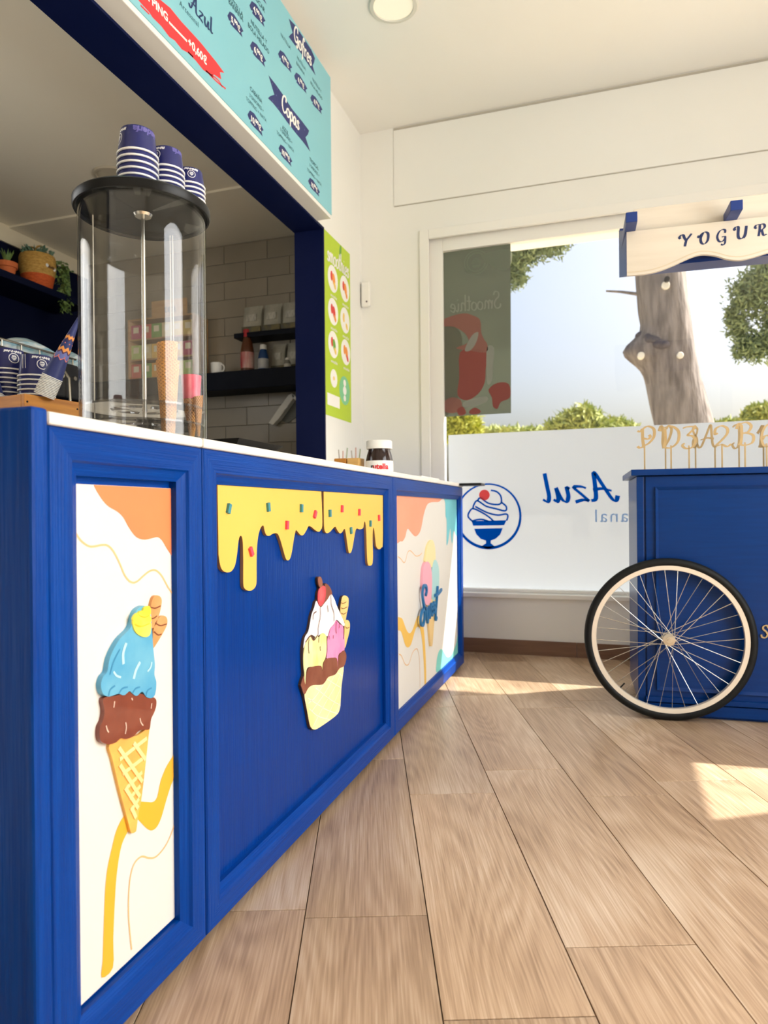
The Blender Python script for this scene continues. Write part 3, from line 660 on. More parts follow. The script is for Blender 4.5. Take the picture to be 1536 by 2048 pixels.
layers = [('waffle_bowl', wfl, [(170,1515),(215,1440),(270,1405),(370,1400),(410,1370),(450,1310),(530,1280),(580,1210),(630,1185),(605,1400),(595,1560),(585,1680),(550,1750),(450,1830),(330,1910),(285,1925),(250,1905),(228,1850),(200,1700)]),
 ('wafer_stick', wf2, [(590,560),(605,400),(625,360),(655,360),(685,390),(685,470),(665,570),(640,670)]),
 ('wafer_stick', wf2, [(640,690),(655,645),(685,650),(702,690),(695,780),(670,880),(645,970),(638,900)]),
 ('whipped_cream', wc, [(480,340),(520,400),(545,470),(590,570),(640,690),(625,715),(600,690),(545,640),(515,690),(470,740),(450,800),(435,835),(390,800),(340,820),(300,840),(245,815),(190,890),(160,970),(175,850),(215,780),(235,690),(255,580),(285,500),(310,420),(335,470),(365,490),(400,450),(440,400)]),
 ('pink_scoop', pnk, [(435,900),(460,800),(480,730),(515,700),(540,650),(580,690),(620,720),(632,800),(640,900),(635,1000),(600,1020),(565,1060),(560,1210),(550,1200),(548,1090),(480,1090),(425,1085)]),
 ('lemon_scoop', lem, [(160,1180),(160,1050),(185,910),(225,860),(240,820),(280,890),(310,820),(340,850),(370,800),(405,805),(430,850),(432,950),(420,1060),(410,1100),(385,1150),(375,1240),(365,1180),(300,1195),(240,1190),(200,1210),(185,1290),(178,1400),(165,1370),(172,1280)]),
 ('chocolate_sauce', cho2, [(130,1400),(150,1330),(165,1300),(178,1400),(190,1300),(215,1215),(260,1190),(365,1180),(378,1240),(395,1150),(430,1095),(548,1095),(557,1215),(570,1080),(600,1020),(635,1000),(660,1050),(655,1120),(630,1185),(580,1210),(530,1280),(450,1310),(410,1370),(370,1400),(270,1405),(215,1440),(170,1515),(140,1440)]),
 ('chocolate_top', cho2, [(410,225),(440,225),(480,280),(495,340),(470,350),(440,400),(400,450),(370,490),(355,480),(395,440),(415,380),(420,300)]),
 ('cherry', chr_, [(330,340),(345,280),(380,245),(410,250),(420,300),(415,380),(395,440),(360,480),(335,450),(328,400)]),
 ('cherry_stem', mat('stem_paint', S(150, 94, 70), .5), [(330,160),(345,137),(365,145),(380,190),(380,240),(355,265),(335,220)])]
for i, (nm, mm, pl) in enumerate(layers):
    x1 = XS1+.0006+.00025*i
    plate(nm, front(cD, pl, x1, True, 3), XS1, x1, mm, sp)
dk = mat('sauce_line_paint', S(110, 58, 46), .5); wl = mat('waffle_line_paint', S(255, 252, 232), .5)
XT = XS1+.0034
for st in ([(355,490),(358,600),(335,720),(330,815)], [(480,350),(485,460),(515,560),(518,660)], [(440,470),(450,550)], [(225,870),(218,950),(225,1035)], [(340,850),(338,910)], [(545,660),(540,760),(545,800)],
           [(580,690),(578,740)], [(510,820),(508,860)], [(270,640),(280,570),(310,545)], [(355,950),(358,1005)], [(460,830),(462,870)], [(432,850),(436,1000),(425,1085)], [(632,740),(628,870)], [(185,905),(240,830),(280,880),(330,815)]):
    line('paint_line', st, cD, XT, .0028, dk, sp)
for st in ([(215,1560),(420,1690),(560,1740)], [(225,1680),(330,1770),(470,1810)], [(300,1440),(480,1580),(590,1640)], [(440,1340),(600,1440)], [(560,1260),(612,1300)], [(620,1200),(540,1400),(400,1640),(270,1890)], [(520,1290),(420,1480),(250,1720)], [(390,1400),(300,1540),(215,1620)], [(600,1430),(520,1600),(420,1810)], [(590,1600),(530,1740)]):
    line('paint_line', st, cD, XS1+.0012, .0022, wl, sp)
for st in ([(600,440),(625,450),(660,430)], [(598,500),(630,510),(670,490)], [(600,560),(630,575),(660,555)], [(650,720),(670,740),(695,725)]): line('paint_line', st, cD, XT, .0018, wafer_dk, sp)

# ---- third cabinet: mural, three-scoop plaque, word
t3, p3, xp = cabinet('blue cabinet with a pastel three-scoop cone plaque on mural, at far end', 2.434, 3.712, .046, .02, mural, .02)
y0m, y1m, zt3, zb3 = 2.434+.0665, 3.712-.0665, ZT-.0665, ZB+.0665
cl = lambda yz: [(min(max(a, y0m), y1m), min(max(b, zb3), zt3)) for a, b in yz]
paint('mural_blob', cl(front(cE, [(130,120),(500,130),(495,180),(440,185),(405,195),(385,225),(365,290),(350,370),(335,430),(310,465),(290,470),(265,445),(235,408),(222,425),(210,475),(190,510),(170,512),(130,498)], xp)), xp+e, salmon, p3)
paint('mural_blob', cl(front(cE, [(540,130),(650,140),(650,440),(632,460),(620,425),(610,450),(605,520),(598,520),(592,460),(588,405),(578,450),(570,510),(560,545),(555,530),(557,430),(555,330),(547,300),(545,200)], xp)), xp+e, tealp, p3)
paint('mural_blob', cl(front(cE, [(650,1290),(640,1350),(625,1400),(600,1455),(575,1480),(555,1475),(535,1440),(515,1415),(495,1425),(480,1470),(472,1530),(475,1610),(560,1560),(650,1470)], xp)), xp+e, tealp2, p3)
paint('mural_band', cl(front(cE, [(130,1155),(170,1150),(190,1170),(215,1240),(240,1280),(265,1265),(290,1200),(310,1145),(335,1135),(355,1180),(370,1290),(380,1450),(385,1600),(384,1725),(372,1735),(368,1600),(360,1450),(350,1330),(335,1250),(320,1225),(300,1240),(280,1300),(260,1370),(235,1400),(210,1380),(190,1310),(170,1260),(130,1250)], xp, True, 3)), xp+e, yband2, p3)
line('mural_line', [(150,640),(175,660),(200,690),(215,670),(230,610),(250,590),(275,610),(300,635),(330,630),(350,610)], cE, xp+e, .004, linep, p3)
line('mural_line', [(158,1455),(180,1470),(205,1530),(225,1548),(245,1530),(270,1450),(295,1415),(315,1420),(330,1500),(335,1640),(335,1740)], cE, xp+e, .004, linep, p3)
X3 = xp+.01
pl3 = plate('cone_plaque', front(cE, [(400,1040),(430,1000),(460,980),(468,1050),(455,1180),(440,1370),(430,1385),(424,1370),(410,1200)], X3), xp+.0006, X3, mat('tan_cone_paint', S(228, 196, 134), .5, vary=.4), t3)
plate('lemon_scoop', front(cE, [(382,690),(388,620),(400,550),(425,505),(445,510),(460,560),(465,640),(462,700),(430,730)], X3), xp+.0006, X3, mat('butter_paint', S(240, 226, 168), .5), pl3)
plate('mint_scoop', front(cE, [(430,830),(440,720),(455,670),(475,680),(492,740),(495,830),(488,920),(470,980),(440,1000)], X3+.001), xp+.0006, X3+.001, mat('mint_paint', S(172, 216, 216), .5), pl3)
plate('pink_scoop', front(cE, [(358,830),(365,740),(380,690),(405,685),(425,720),(435,800),(435,900),(428,1000),(410,1040),(385,1040),(368,980),(358,900)], X3+.002), xp+.0006, X3+.002, mat('rose_paint', S(240, 172, 188), .5), pl3)
swm = mat('blue_word_paint', S(36, 112, 168), .45)
g = G()
for st in ([(392,965),(400,930),(396,893),(382,882),(370,910),(366,965),(374,1030),(384,1090),(382,1160),(370,1212),(354,1205),(350,1160),(360,1108),(378,1080),(398,1072)],
           [(398,1072),(400,1140),(408,1190),(416,1120),(420,1060),(422,1120),(426,1150),(434,1080),(438,1030)],
           [(432,1100),(446,1075),(448,1045),(440,1040),(436,1085),(444,1130),(456,1090)], [(452,1095),(464,1060),(466,1030),(458,1030),(455,1080),(462,1110),(474,1070)],
           [(492,888),(484,1000),(476,1100),(474,1165),(482,1150)], [(470,965),(495,950),(522,915)]):
    P = [onX(*cE(*q), X3+.012) for q in st]; L, R = ribbon([(q.y, q.z) for q in P], .0135, 1.2, .7)
    k3 = len(g.v)*1e-6; r_ = ribbon_g(L, R, lambda a, b: V((X3+.0021+k3, a, b)), (.009, 0, 0)); g.add(r_.v, r_.f)
obj('word_sign', g, swm, t3)

# ---- stone worktops
one('worktop', G().box(-1.475, XC+.004, .783, 1.173, ZT+.001, .997), stone, 'short white stone worktop slab over the narrow cabinet', 'worktop', (-1.1, .98, ZT), bevel=.005)
one('worktop', G().box(-1.475, XC+.004, 1.176, 3.716, ZT+.001, .997), stone, 'long white stone worktop slab running to the window end', 'worktop', (-1.1, 2.45, ZT), bevel=.005)
one('flap_shelf', G().box(XC+.0045, -.632, 3.6, 3.716, .983, .996), black_pl, 'thin black flap shelf sticking out at the far counter end', 'shelf', (-.69, 3.66, .98), bevel=.002)

# ================================================================== ON THE COUNTER
ZW = .997
DC = V((-.906, 1.2, ZW)); ZL = 1.467
# ---- cone dispenser
t = thing('cone_dispenser', 'tall clear acrylic cone dispenser with black lid on the worktop', 'dispenser', DC)
obj('tube', G().lathe([(.125, ZW+.004), (.125, ZL)], (DC.x, DC.y, 0), 64).xf(Matrix()), acryl, t, smooth=40)
obj('tube_lining', G().lathe([(.1215, ZW+.004), (.1215, ZL)], (DC.x, DC.y, 0), 64), acryl, t, smooth=40)
obj('lid', G().lathe([(.0, ZL), (.126, ZL), (.129, ZL-.004), (.1325, ZL-.004), (.1345, ZL), (.1345, ZL+.012), (.131, ZL+.0155), (0, ZL+.0155)], (DC.x, DC.y, 0), 64), black_pl, t, smooth=40)
obj('base', G().lathe([(.0, ZW+.0005), (.126, ZW+.0005), (.126, ZW+.005), (0, ZW+.005)], (DC.x, DC.y, 0), 48), acryl2, t, smooth=40)
obj('rod', G().tube([(DC.x, DC.y, ZW+.005), (DC.x, DC.y, ZL)], .0042, 12), chrome, t, smooth=50)
obj('rod_collar', G().lathe([(.0, ZL-.006), (.016, ZL-.006), (.019, ZL-.001), (0, ZL-.001)], (DC.x, DC.y, 0), 24), chrome, t, smooth=50)
def polar(u, r): d = ray(u, 900); d.z = 0; d.normalize(); return EYE+d*r
for zz in (ZW+.032, ZW+.066):
    g = G().lathe([(.066, zz), (.1195, zz), (.1195, zz+.004), (.066, zz+.004)], (DC.x, DC.y, 0), 48, closed=True)
    g.lathe([(.006, zz), (.03, zz), (.03, zz+.004), (.006, zz+.004)], (DC.x, DC.y, 0), 24, closed=True)
    for k in range(6):
        a = k*PI/3+.2; d = V((math.cos(a), math.sin(a), 0)); n_ = V((-d.y, d.x, 0))*.008; c0 = V((DC.x, DC.y, zz))
        g.prism([c0+d*.028+n_, c0+d*.068+n_, c0+d*.068-n_, c0+d*.028-n_], (0, 0, .004))
    obj('cone_ring', g, acryl2, t, smooth=40)
pale_ac = mat('pale_acrylic_edge', S(214, 210, 196), .15, vary=.2)
for u, rg in ((190, 1.54), (344, 1.60), (349, 1.598)):
    p = polar(u, rg); obj('upright', G().tube([(p.x, p.y, ZW+.005), (p.x, p.y, ZL-.001)], .0013, 8), pale_ac, t, smooth=60)
# ---- wafer cones standing in the dispenser
conem = mat('wafer_cone', S(206, 140, 62), .6, vary=.5, vscale=(60, 60, 60), col2=S(226, 168, 92))
def cone_mat():
    t_ = conem.node_tree; b = t_.nodes['Principled BSDF']; tc = t_.nodes.new('ShaderNodeTexCoord')
    sp = t_.nodes.new('ShaderNodeSeparateXYZ'); t_.links.new(tc.outputs['Object'], sp.inputs[0])
    def mth(op, a, c=None, k=None):
        n = t_.nodes.new('ShaderNodeMath'); n.operation = op; t_.links.new(a, n.inputs[0])
        if c is not None: t_.links.new(c, n.inputs[1])
        if k is not None: n.inputs[1].default_value = k
        return n.outputs[0]
    an = mth('MULTIPLY', mth('ARCTAN2', sp.outputs[1], sp.outputs[0]), k=14.0); zz = mth('MULTIPLY', sp.outputs[2], k=900.0)
    s1 = mth('SINE', mth('ADD', an, zz)); s2 = mth('SINE', mth('SUBTRACT', an, zz)); mxv = mth('MAXIMUM', s1, s2)
    bp = t_.nodes.new('ShaderNodeBump'); bp.inputs['Strength'].default_value = .8; bp.inputs['Distance'].default_value = .0012
    t_.links.new(mxv, bp.inputs['Height']); t_.links.new(bp.outputs[0], b.inputs['Normal'])
    mr = t_.nodes.new('ShaderNodeMapRange'); mr.inputs[1].default_value = -.4; mr.inputs[2].default_value = .9; mr.inputs[3].default_value = .72; mr.inputs[4].default_value = 1.1
    t_.links.new(mxv, mr.inputs[0]); vm = t_.nodes.new('ShaderNodeVectorMath'); vm.operation = 'SCALE'
    src = b.inputs['Base Color'].links[0].from_socket
    t_.links.new(src, vm.inputs[0]); t_.links.new(mr.outputs[0], vm.inputs['Scale']); t_.links.new(vm.outputs[0], b.inputs['Base Color'])
cone_mat()
def wafer_cone(label, u, rng, zt, h, rt, rb, jag, m, cat='cone', lean=(0, 0)):
    c = polar(u, rng); n = 28; g = G(); rows = 10; vs = []
    for side in (0, 1):
        for i in range(rows+1):
            f = i/rows; r = rb+(rt-rb)*f-(.0022 if side else 0); r = max(r, .0008)
            for j in range(n):
                a = 2*PI*j/n+1.2; z = zt-h+h*f+(jag*(j/n-.5) if i == rows else 0)
                vs.append(V((c.x+r*math.cos(a)+lean[0]*f, c.y+r*math.sin(a)+lean[1]*f, z)))
    K = rows+1
    fs = [(i*n+j, i*n+(j+1) % n, (i+1)*n+(j+1) % n, (i+1)*n+j) for i in range(rows) for j in range(n)]
    fs += [(K*n+i*n+j, K*n+(i+1)*n+j, K*n+(i+1)*n+(j+1) % n, K*n+i*n+(j+1) % n) for i in range(rows) for j in range(n)]
    fs += [(rows*n+j, rows*n+(j+1) % n, K*n+rows*n+(j+1) % n, K*n+rows*n+j) for j in range(n)]
    fs += [tuple(range(n-1, -1, -1))]
    g.add(vs, fs)
    return one('wafer_cone', g, m, label, cat, (c.x, c.y, zt-h), 'wafer cones in the dispenser', smooth=50)
ZR = 1.152+.02
wafer_cone('golden wafer cone, upper of the two nested in the dispenser', 336.5, 1.436, 1.187, .172, .0205, .012, .010, conem)
wafer_cone('golden wafer cone, lower of the two nested in the dispenser', 337, 1.436, 1.152, .149, .0228, .0125, .003, conem)
t = thing('wafer_cone', 'small wafer cone dipped in pink at the dispenser right side', 'cone', polar(384, 1.5)+V((0, 0, ZW+.006-EYE.z)), group='wafer cones in the dispenser')
c = polar(384, 1.5)
g = G().lathe([(.004, ZW+.008), (.0145, 1.062), (.0165, 1.082), (.0165, 1.11), (.013, 1.11), (.003, ZW+.02)], (c.x, c.y, 0), 24)
obj('shell', g, conem, t, smooth=40)
obj('pink_dip', G().lathe([(.0172, 1.088), (.0205, 1.135), (.0205, 1.1375), (.019, 1.1375), (.0160, 1.09)], (c.x, c.y, 0), 24, closed=True), mat('pink_icing', S(236, 92, 120), .4, vary=.5, vscale=(60, 60, 60), col2=S(250, 140, 156)), t, smooth=40)
wafer_cone('broken wafer cone leaning at the far right of the dispenser', 397, 1.47, 1.088, .08, .0105, .003, .012, conem)
one('cone_stopper', G().lathe([(0, ZW+.006), (.017, ZW+.006), (.017, ZW+.03), (0, ZW+.03)], (*polar(291, 1.47)[:2], 0), 24), black_pl, 'black round stopper on the dispenser base', 'stopper', polar(291, 1.47)+V((0, 0, ZW+.006-EYE.z)))

# ---- paper cups
def at_range(u, v, rng):
    d = ray(u, v); k = rng/math.hypot(d.x, d.y); return EYE+d*k
def wrap(g, c, r0, r1, z0, z1, a0, flip, eps=.0004):
    """lay flat lettering (x along the girth, y up) on the tapered cup wall"""
    out = []
    for p in g.v:
        y = -p.y if flip else p.y; x = -p.x if flip else p.x
        z = (z0+z1)/2+y; f = (z-z0)/(z1-z0); r = r0+(r1-r0)*f+eps; a = a0+x/r
        out.append(V((c.x+r*math.cos(a), c.y+r*math.sin(a), z)))
    g.v = out; return g
def logo_g(R):
    g = G(); n = 28
    g.add([q for i in range(n) for q in (V((R*math.cos(2*PI*i/n), R*math.sin(2*PI*i/n), 0)), V((R*.86*math.cos(2*PI*i/n), R*.86*math.sin(2*PI*i/n), 0)))],
          [(2*i, 2*i+1, (2*i+3) % (2*n), (2*i+2) % (2*n)) for i in range(n)])
    for y, w in ((.32, .2), (.16, .36), (-.0, .46), (-.14, .5)):
        L, Rr = ribbon([(-w*R, y*R-.05*R), (0, y*R+.06*R), (w*R, y*R+.02*R)], R*.10); r_ = ribbon_g(L, Rr, lambda a, b: V((a, b, 0))); g.add(r_.v, r_.f)
    g.quad(V((-.48*R, -.28*R, 0)), V((.48*R, -.28*R, 0)), V((.3*R, -.55*R, 0)), V((-.3*R, -.55*R, 0)))
    return g
def cups(name_stack, c, zbase, n, h, rr, pitch, group, face=None, top_print=True):
    """n upside-down cups, counted from the top; each is a thing of its own"""
    rt = rr*.80; first = None
    wallg = G().lathe([(rr*.945, .004), (rt, h), (rt*.97, h), (rt*.97, h-.003), (0, h-.003)], (0, 0, 0), 36)
    rimg = G().lathe([(rr*.94, 0), (rr, .0004), (rr*1.005, .0017), (rr, .0034), (rr*.94, .0036)], (0, 0, 0), 36, closed=True)
    md = {}
    for k in range(n):
        z = zbase+(n-1-k)*pitch
        pos = 'top' if k == 0 else ORD[k]+' from the top'
        t_ = thing('paper_cup', 'upturned navy paper cup, %s in %s' % (pos, name_stack), 'cup', (c.x, c.y, z), group=group)
        for nm, gg, mm in (('wall', wallg, cup_b), ('rim', rimg, cup_w)):
            if nm in md:
                o = bpy.data.objects.new(nm, md[nm]); COL.objects.link(o); o.parent = t_
            else:
                o = obj(nm, gg, mm, t_, smooth=50, local=True); md[nm] = o.data
        if k == 0 and top_print:
            a0 = face if face is not None else math.atan2(-c.y, -c.x)
            q = V((0, 0, 0)); Rl = h*.235
            obj('logo', wrap(logo_g(Rl), q, rr*.94, rt, .004, h, a0, True), cup_print, t_, local=True)
            tg = text_g('Heladería Azul', h*.135, shear=.2, bold=.0006); tg.v = [p+V((0, -h*.32, 0)) for p in tg.v]
            obj('lettering', wrap(tg, q, rr*.94, rt, .004, h, a0, True), cup_print, t_, local=True)
            for s_, w_ in ((-1, 'Heladería'), (1, 'Azul')):
                tg = text_g(w_, h*.36, bold=.0008, align='CENTER'); tg.v = [p+V((s_*rr*1.75, -h*.3, 0)) for p in tg.v]
                obj('lettering', wrap(tg, q, rr*.94, rt, .004, h, a0, True), cup_pp, t_, local=True)
            tg = G()
            for dx in (-.0035, .0035): tg.add([V((rr*1.0+dx-.0007, -.022, 0)), V((rr*1.0+dx+.0007, -.022, 0)), V((rr*1.0+dx+.0007, h*.2, 0)), V((rr*1.0+dx-.0007, h*.2, 0))], [(0, 1, 2, 3)])
            obj('small_print', wrap(tg, q, rr*.94, rt, .004, h, a0, True), cup_print, t_, local=True)
LT = ZL+.0157
for nm, u, rng, n, h, rr, pt, fa in (('the tallest lid stack', 281, 1.455, 7, .051, .0400, .0122, -1.3), ('the middle lid stack', 339, 1.509, 8, .044, .0365, .0110, -.72), ('the smallest lid stack', 384, 1.556, 8, .036, .0335, .0102, .15)):
    c = polar(u, rng); fa = math.atan2(-c.y, -c.x)+fa
    cups(nm, c, LT, n, h, rr, pt, 'cups on the dispenser lid', fa)

# ---- wooden tray with cups and paper cone sleeves
TA = math.radians(9); ta = V((math.sin(TA), math.cos(TA), 0)); tb_ = V((-math.cos(TA), math.sin(TA), 0))
P0 = polar(50, 1.6); P0.z = 0
d_ = polar(160, 1.0); k_ = d_.x/d_.y
TLn = (k_*P0.y-P0.x)/(ta.x-k_*ta.y)
tz = EYE.z+(at_range(50, 787, 1.6).z-EYE.z); TDp = .30; w_ = .011
t = thing('wooden_tray', 'open honey wood tray box at the near end of the worktop', 'tray', (P0.x, P0.y, ZW), -TA)
# local frame: x runs back from the front board (negative), y along it
TT = lambda a, b, z: P0+ta*a+tb_*b+V((0, 0, z))
def tbox(a0, a1, b0, b1, z0, z1): return G().box(-b1, -b0, a0, a1, z0-ZW, z1-ZW)
obj('front_board', tbox(0, TLn, 0, w_, ZW+.0005, tz), woodm, t, bevel=.0012, local=True)
obj('side_board', tbox(0, w_, w_, TDp, ZW+.0005, tz), woodm, t, bevel=.0012, local=True)
obj('side_board', tbox(TLn-w_, TLn, w_, TDp, ZW+.0005, tz), woodm, t, bevel=.0012, local=True)
obj('back_board', tbox(w_, TLn-w_, TDp-w_, TDp, ZW+.0005, tz), woodm, t, bevel=.0012, local=True)
obj('bottom_board', tbox(w_, TLn-w_, w_, TDp-w_, ZW+.0005, ZW+.008), woodm, t, local=True)
for a in (.006, TLn-.006):
    obj('screw', G().lathe([(.0, 0), (.0022, 0), (.0022, .0008), (0, .0008)], (0, a, tz-.016-ZW), 10, 'X'), black_pl, t, local=True)
TZ = ZW+.0085
cr = .0385
cB_ = TT(TLn-w_-cr-.002, .074, 0); cA_ = TT(TLn-w_-cr-.012, .074+.082, 0)
for nm, c, vt, fa in (('the tray stack nearest the dispenser', cB_, 711, .35), ('the tray stack farther from the dispenser', cA_, 701, .35)):
    zt_ = at_range(90 if c is cB_ else 30, vt, math.hypot(c.x, c.y)).z; n_c = int(round((zt_-TZ-.048)/.0104))+1
    cups(nm, c, TZ, n_c, .048, cr, .0104, 'cups in the wooden tray', math.atan2(-c.y, -c.x)+fa)
# paper cone sleeves nested into one another, leaning on the dispenser
slv_n = mat('navy_sleeve_paper', S(40, 52, 112), .5, vary=.4, vscale=(30, 30, 30), col2=S(52, 66, 128))
slv_o = mat('orange_sleeve_print', S(248, 164, 84), .5); slv_l = mat('violet_sleeve_print', S(110, 118, 184), .5)
slv_c = mat('coral_sleeve_print', S(232, 130, 112), .5); slv_d = mat('dark_sleeve_print', S(84, 44, 78), .5); slv_s = mat('pale_sleeve_tip', S(206, 208, 222), .5, vary=.4)
def sleeves(A, B, n, name, pitch, group, label_tail):
    """cones nested tip up: A = foot of the stack, B = tip; the top one carries the print"""
    A, B = V(A), V(B); ax = (B-A); Lx = ax.length; ax.normalize()
    q = ax.to_track_quat('Z', 'Y'); R_ = .0205; Lc = Lx-(n-1)*pitch
    shell = G().lathe([(R_, .0), (R_*.97, .004), (.0012, Lc)], (0, 0, 0), 28)
    rim = G().lathe([(R_*.9, 0), (R_*1.0, pitch*.08), (R_*1.05, pitch*.4), (R_*1.0, pitch*.75), (R_*.9, pitch*.8)], (0, 0, 0), 28, closed=True)
    md = {}
    for k in range(n):
        pos = 'outermost' if k == 0 else ORD[k]+' rim below the tip'
        t_ = thing(name, 'navy cone sleeve, %s, %s' % (pos, label_tail), 'sleeve', A+ax*(n-1-k)*pitch, group=group)
        t_.rotation_mode = 'QUATERNION'; t_.rotation_quaternion = q
        for nm, gg, mm in (('cone', shell, slv_n), ('rim', rim, cup_w)):
            if nm == 'cone' and k > 0: continue
            if nm in md:
                o = bpy.data.objects.new(nm, md[nm]); COL.objects.link(o); o.parent = t_
            else:
                o = obj(nm, gg, mm, t_, smooth=50, local=True); md[nm] = o.data
        if k == 0:
            def zig(h0, h1, amp, mm, nz=7, eps=.0004, ph=0.0):
                nn = nz*8; vs = []
                for (h_, ) in ((h0,), (h1,)):
                    for j in range(nn):
                        hh = (h_+amp*(1-abs(((j/8+ph) % 1)*2-1)))*Lc; r_ = R_*(1-hh/Lc)+eps; a = 2*PI*j/nn
                        vs.append(V((r_*math.cos(a), r_*math.sin(a), hh)))
                obj('printed_band', G().add(vs, [(j, (j+1) % nn, nn+(j+1) % nn, nn+j) for j in range(nn)]), mm, t_, smooth=60, local=True)
            zig(.27, .285, .04, slv_c); zig(.285, .36, .04, slv_l, ph=.0); zig(.36, .385, .04, slv_d, eps=.0007); zig(.385, .435, .04, slv_o, eps=.0007)
            zig(.47, .485, .035, slv_c); zig(.485, .55, .035, slv_l); zig(.55, .57, .035, slv_d, eps=.0007); zig(.57, .62, .035, slv_o, eps=.0007); zig(.80, .985, .01, slv_s)
            for hh, m_ in ((.33, slv_c), (.52, slv_c)):
                g_ = G()
                for j in range(7):
                    a = 2*PI*(j+.5)/7; r_ = R_*(1-hh); g_.ball((r_*math.cos(a), r_*math.sin(a), hh*Lc), .0016, 8, 5)
                obj('printed_dots', g_, m_, t_, local=True)
sA = at_range(88, 792, 1.632); sB = at_range(163, 624, 1.60)
sleeves(sA, sB, 14, 'cone_sleeve', .0032, 'leaning cone sleeves in the tray', 'leaning stack in the tray')
sA2 = at_range(-12, 800, 1.70); sB2 = at_range(-36, 640, 1.76)
sleeves(sA2, sB2, 3, 'cone_sleeve', .0032, 'cone sleeves at the tray corner', 'stack at the left picture edge')

# ---- long black tray on the worktop
ya, yb = 1.34, 1.548
t = one('serving_tray', G().add([(-.775, ya, ZW+.001), (-.775, yb-.03, ZW+.001), (-1.02, yb-.03, ZW+.001), (-1.02, ya, ZW+.001),
        (-.762, ya-.01, ZW+.016), (-.762, yb, ZW+.016), (-1.035, yb, ZW+.016), (-1.035, ya-.01, ZW+.016),
        (-.764, ya-.008, ZW+.0165), (-.764, yb-.002, ZW+.0165), (-1.033, yb-.002, ZW+.0165), (-1.033, ya-.008, ZW+.0165),
        (-.778, ya+.003, ZW+.0035), (-.778, yb-.033, ZW+.0035), (-1.017, yb-.033, ZW+.0035), (-1.017, ya+.003, ZW+.0035)],
        [(3, 2, 1, 0)]+[(a+i, a+(i+1) % 4, a+4+(i+1) % 4, a+4+i) for a in (0, 4, 8) for i in range(4)]+[(12, 13, 14, 15)]),
        mat('matte_black_tray', S(12, 12, 12), .45, spec=.2), 'shallow black plastic tray on the worktop beside the dispenser', 'tray', (-.9, 1.44, ZW))

# ---- things near the far end of the worktop
jx, jy = -.912, 2.75
t = thing('spread_jar', 'dark spread jar with white lid at the worktop far end', 'jar', (jx, jy, ZW))
obj('glass_body', G().lathe([(0, ZW+.0005), (.050, ZW+.0005), (.056, ZW+.008), (.058, ZW+.03), (.057, ZW+.066), (.052, ZW+.09), (.046, ZW+.108), (.046, ZW+.114), (0, ZW+.114)], (jx, jy, 0), 40), mat('dark_cocoa_glass', S(44, 28, 24), .12, vary=.4, vscale=(12, 12, 12)), t, smooth=50)
obj('lid', G().lathe([(0, ZW+.1145), (.0535, ZW+.1145), (.0545, ZW+.118), (.0545, ZW+.146), (.052, ZW+.149), (0, ZW+.149)], (jx, jy, 0), 40), whitef, t, smooth=50)
lb = obj('paper_label', G().lathe([(.0575, ZW+.014), (.0586, ZW+.03), (.0578, ZW+.064), (.0572, ZW+.064), (.0578, ZW+.03), (.0568, ZW+.014)], (jx, jy, 0), 40, closed=True), white_print, t, smooth=50)
fa = math.atan2(-jy, -jx)
for wd, cl_, off in (('n', mat('black_print', S(20, 20, 24), .5), -.031), ('utella', mat('red_print', S(226, 30, 44), .5), .0055)):
    tg = text_g(wd, .031, bold=.0012); tg.v = [V((p.x+off, p.y, 0)) for p in tg.v]
    q_ = V((jx, jy, 0)); tg.v = [V((jx+.0592*math.cos(fa+p.x/.0592), jy+.0592*math.sin(fa+p.x/.0592), ZW+.038+p.y)) for p in tg.v]
    obj('lettering', tg, cl_, lb)
for i, (xx, lab) in enumerate(((-1.012, 'pale wooden block holder beside the spread jar'), (-1.07, 'darker wooden block holder left of the pale one, beside the jar'))):
    t = thing('block_holder', lab, 'holder', (xx, 2.735, ZW), group='wooden block holders')
    obj('block', G().box(xx-.027, xx+.027, 2.70, 2.77, ZW+.0005, ZW+.078), lightwood if i == 0 else woodm, t, bevel=.003)
    for k in range(3):
        px_ = xx-.016+.016*k
        obj('stick', G().tube([(px_, 2.735, ZW+.078), (px_+.004*(k-1), 2.737, ZW+.112+.006*((k*2+i) % 3))], .003, 8), (mat('grey_stick', S(190, 184, 176), .5), mat('pink_stick', S(214, 176, 164), .5), mat('green_stick', S(178, 190, 160), .5))[k], t, smooth=50)
one('menu_sheet', G().box(-1.14, -.80, 1.72, 2.38, ZW+.0005, ZW+.006), mat('grey_clear_sheet', S(150, 152, 148), .2, vary=.5, vscale=(8, 8, 8)), 'flat glossy grey sheet lying on the worktop between tray and jar', 'sheet', (-.97, 2.05, ZW), bevel=.0015)
one('white_board', G().box(-1.06, -.80, 3.02, 3.36, ZW+.0005, ZW+.014), whitef, 'flat white board lying on the worktop behind the jar', 'board', (-.93, 3.19, ZW), bevel=.003)

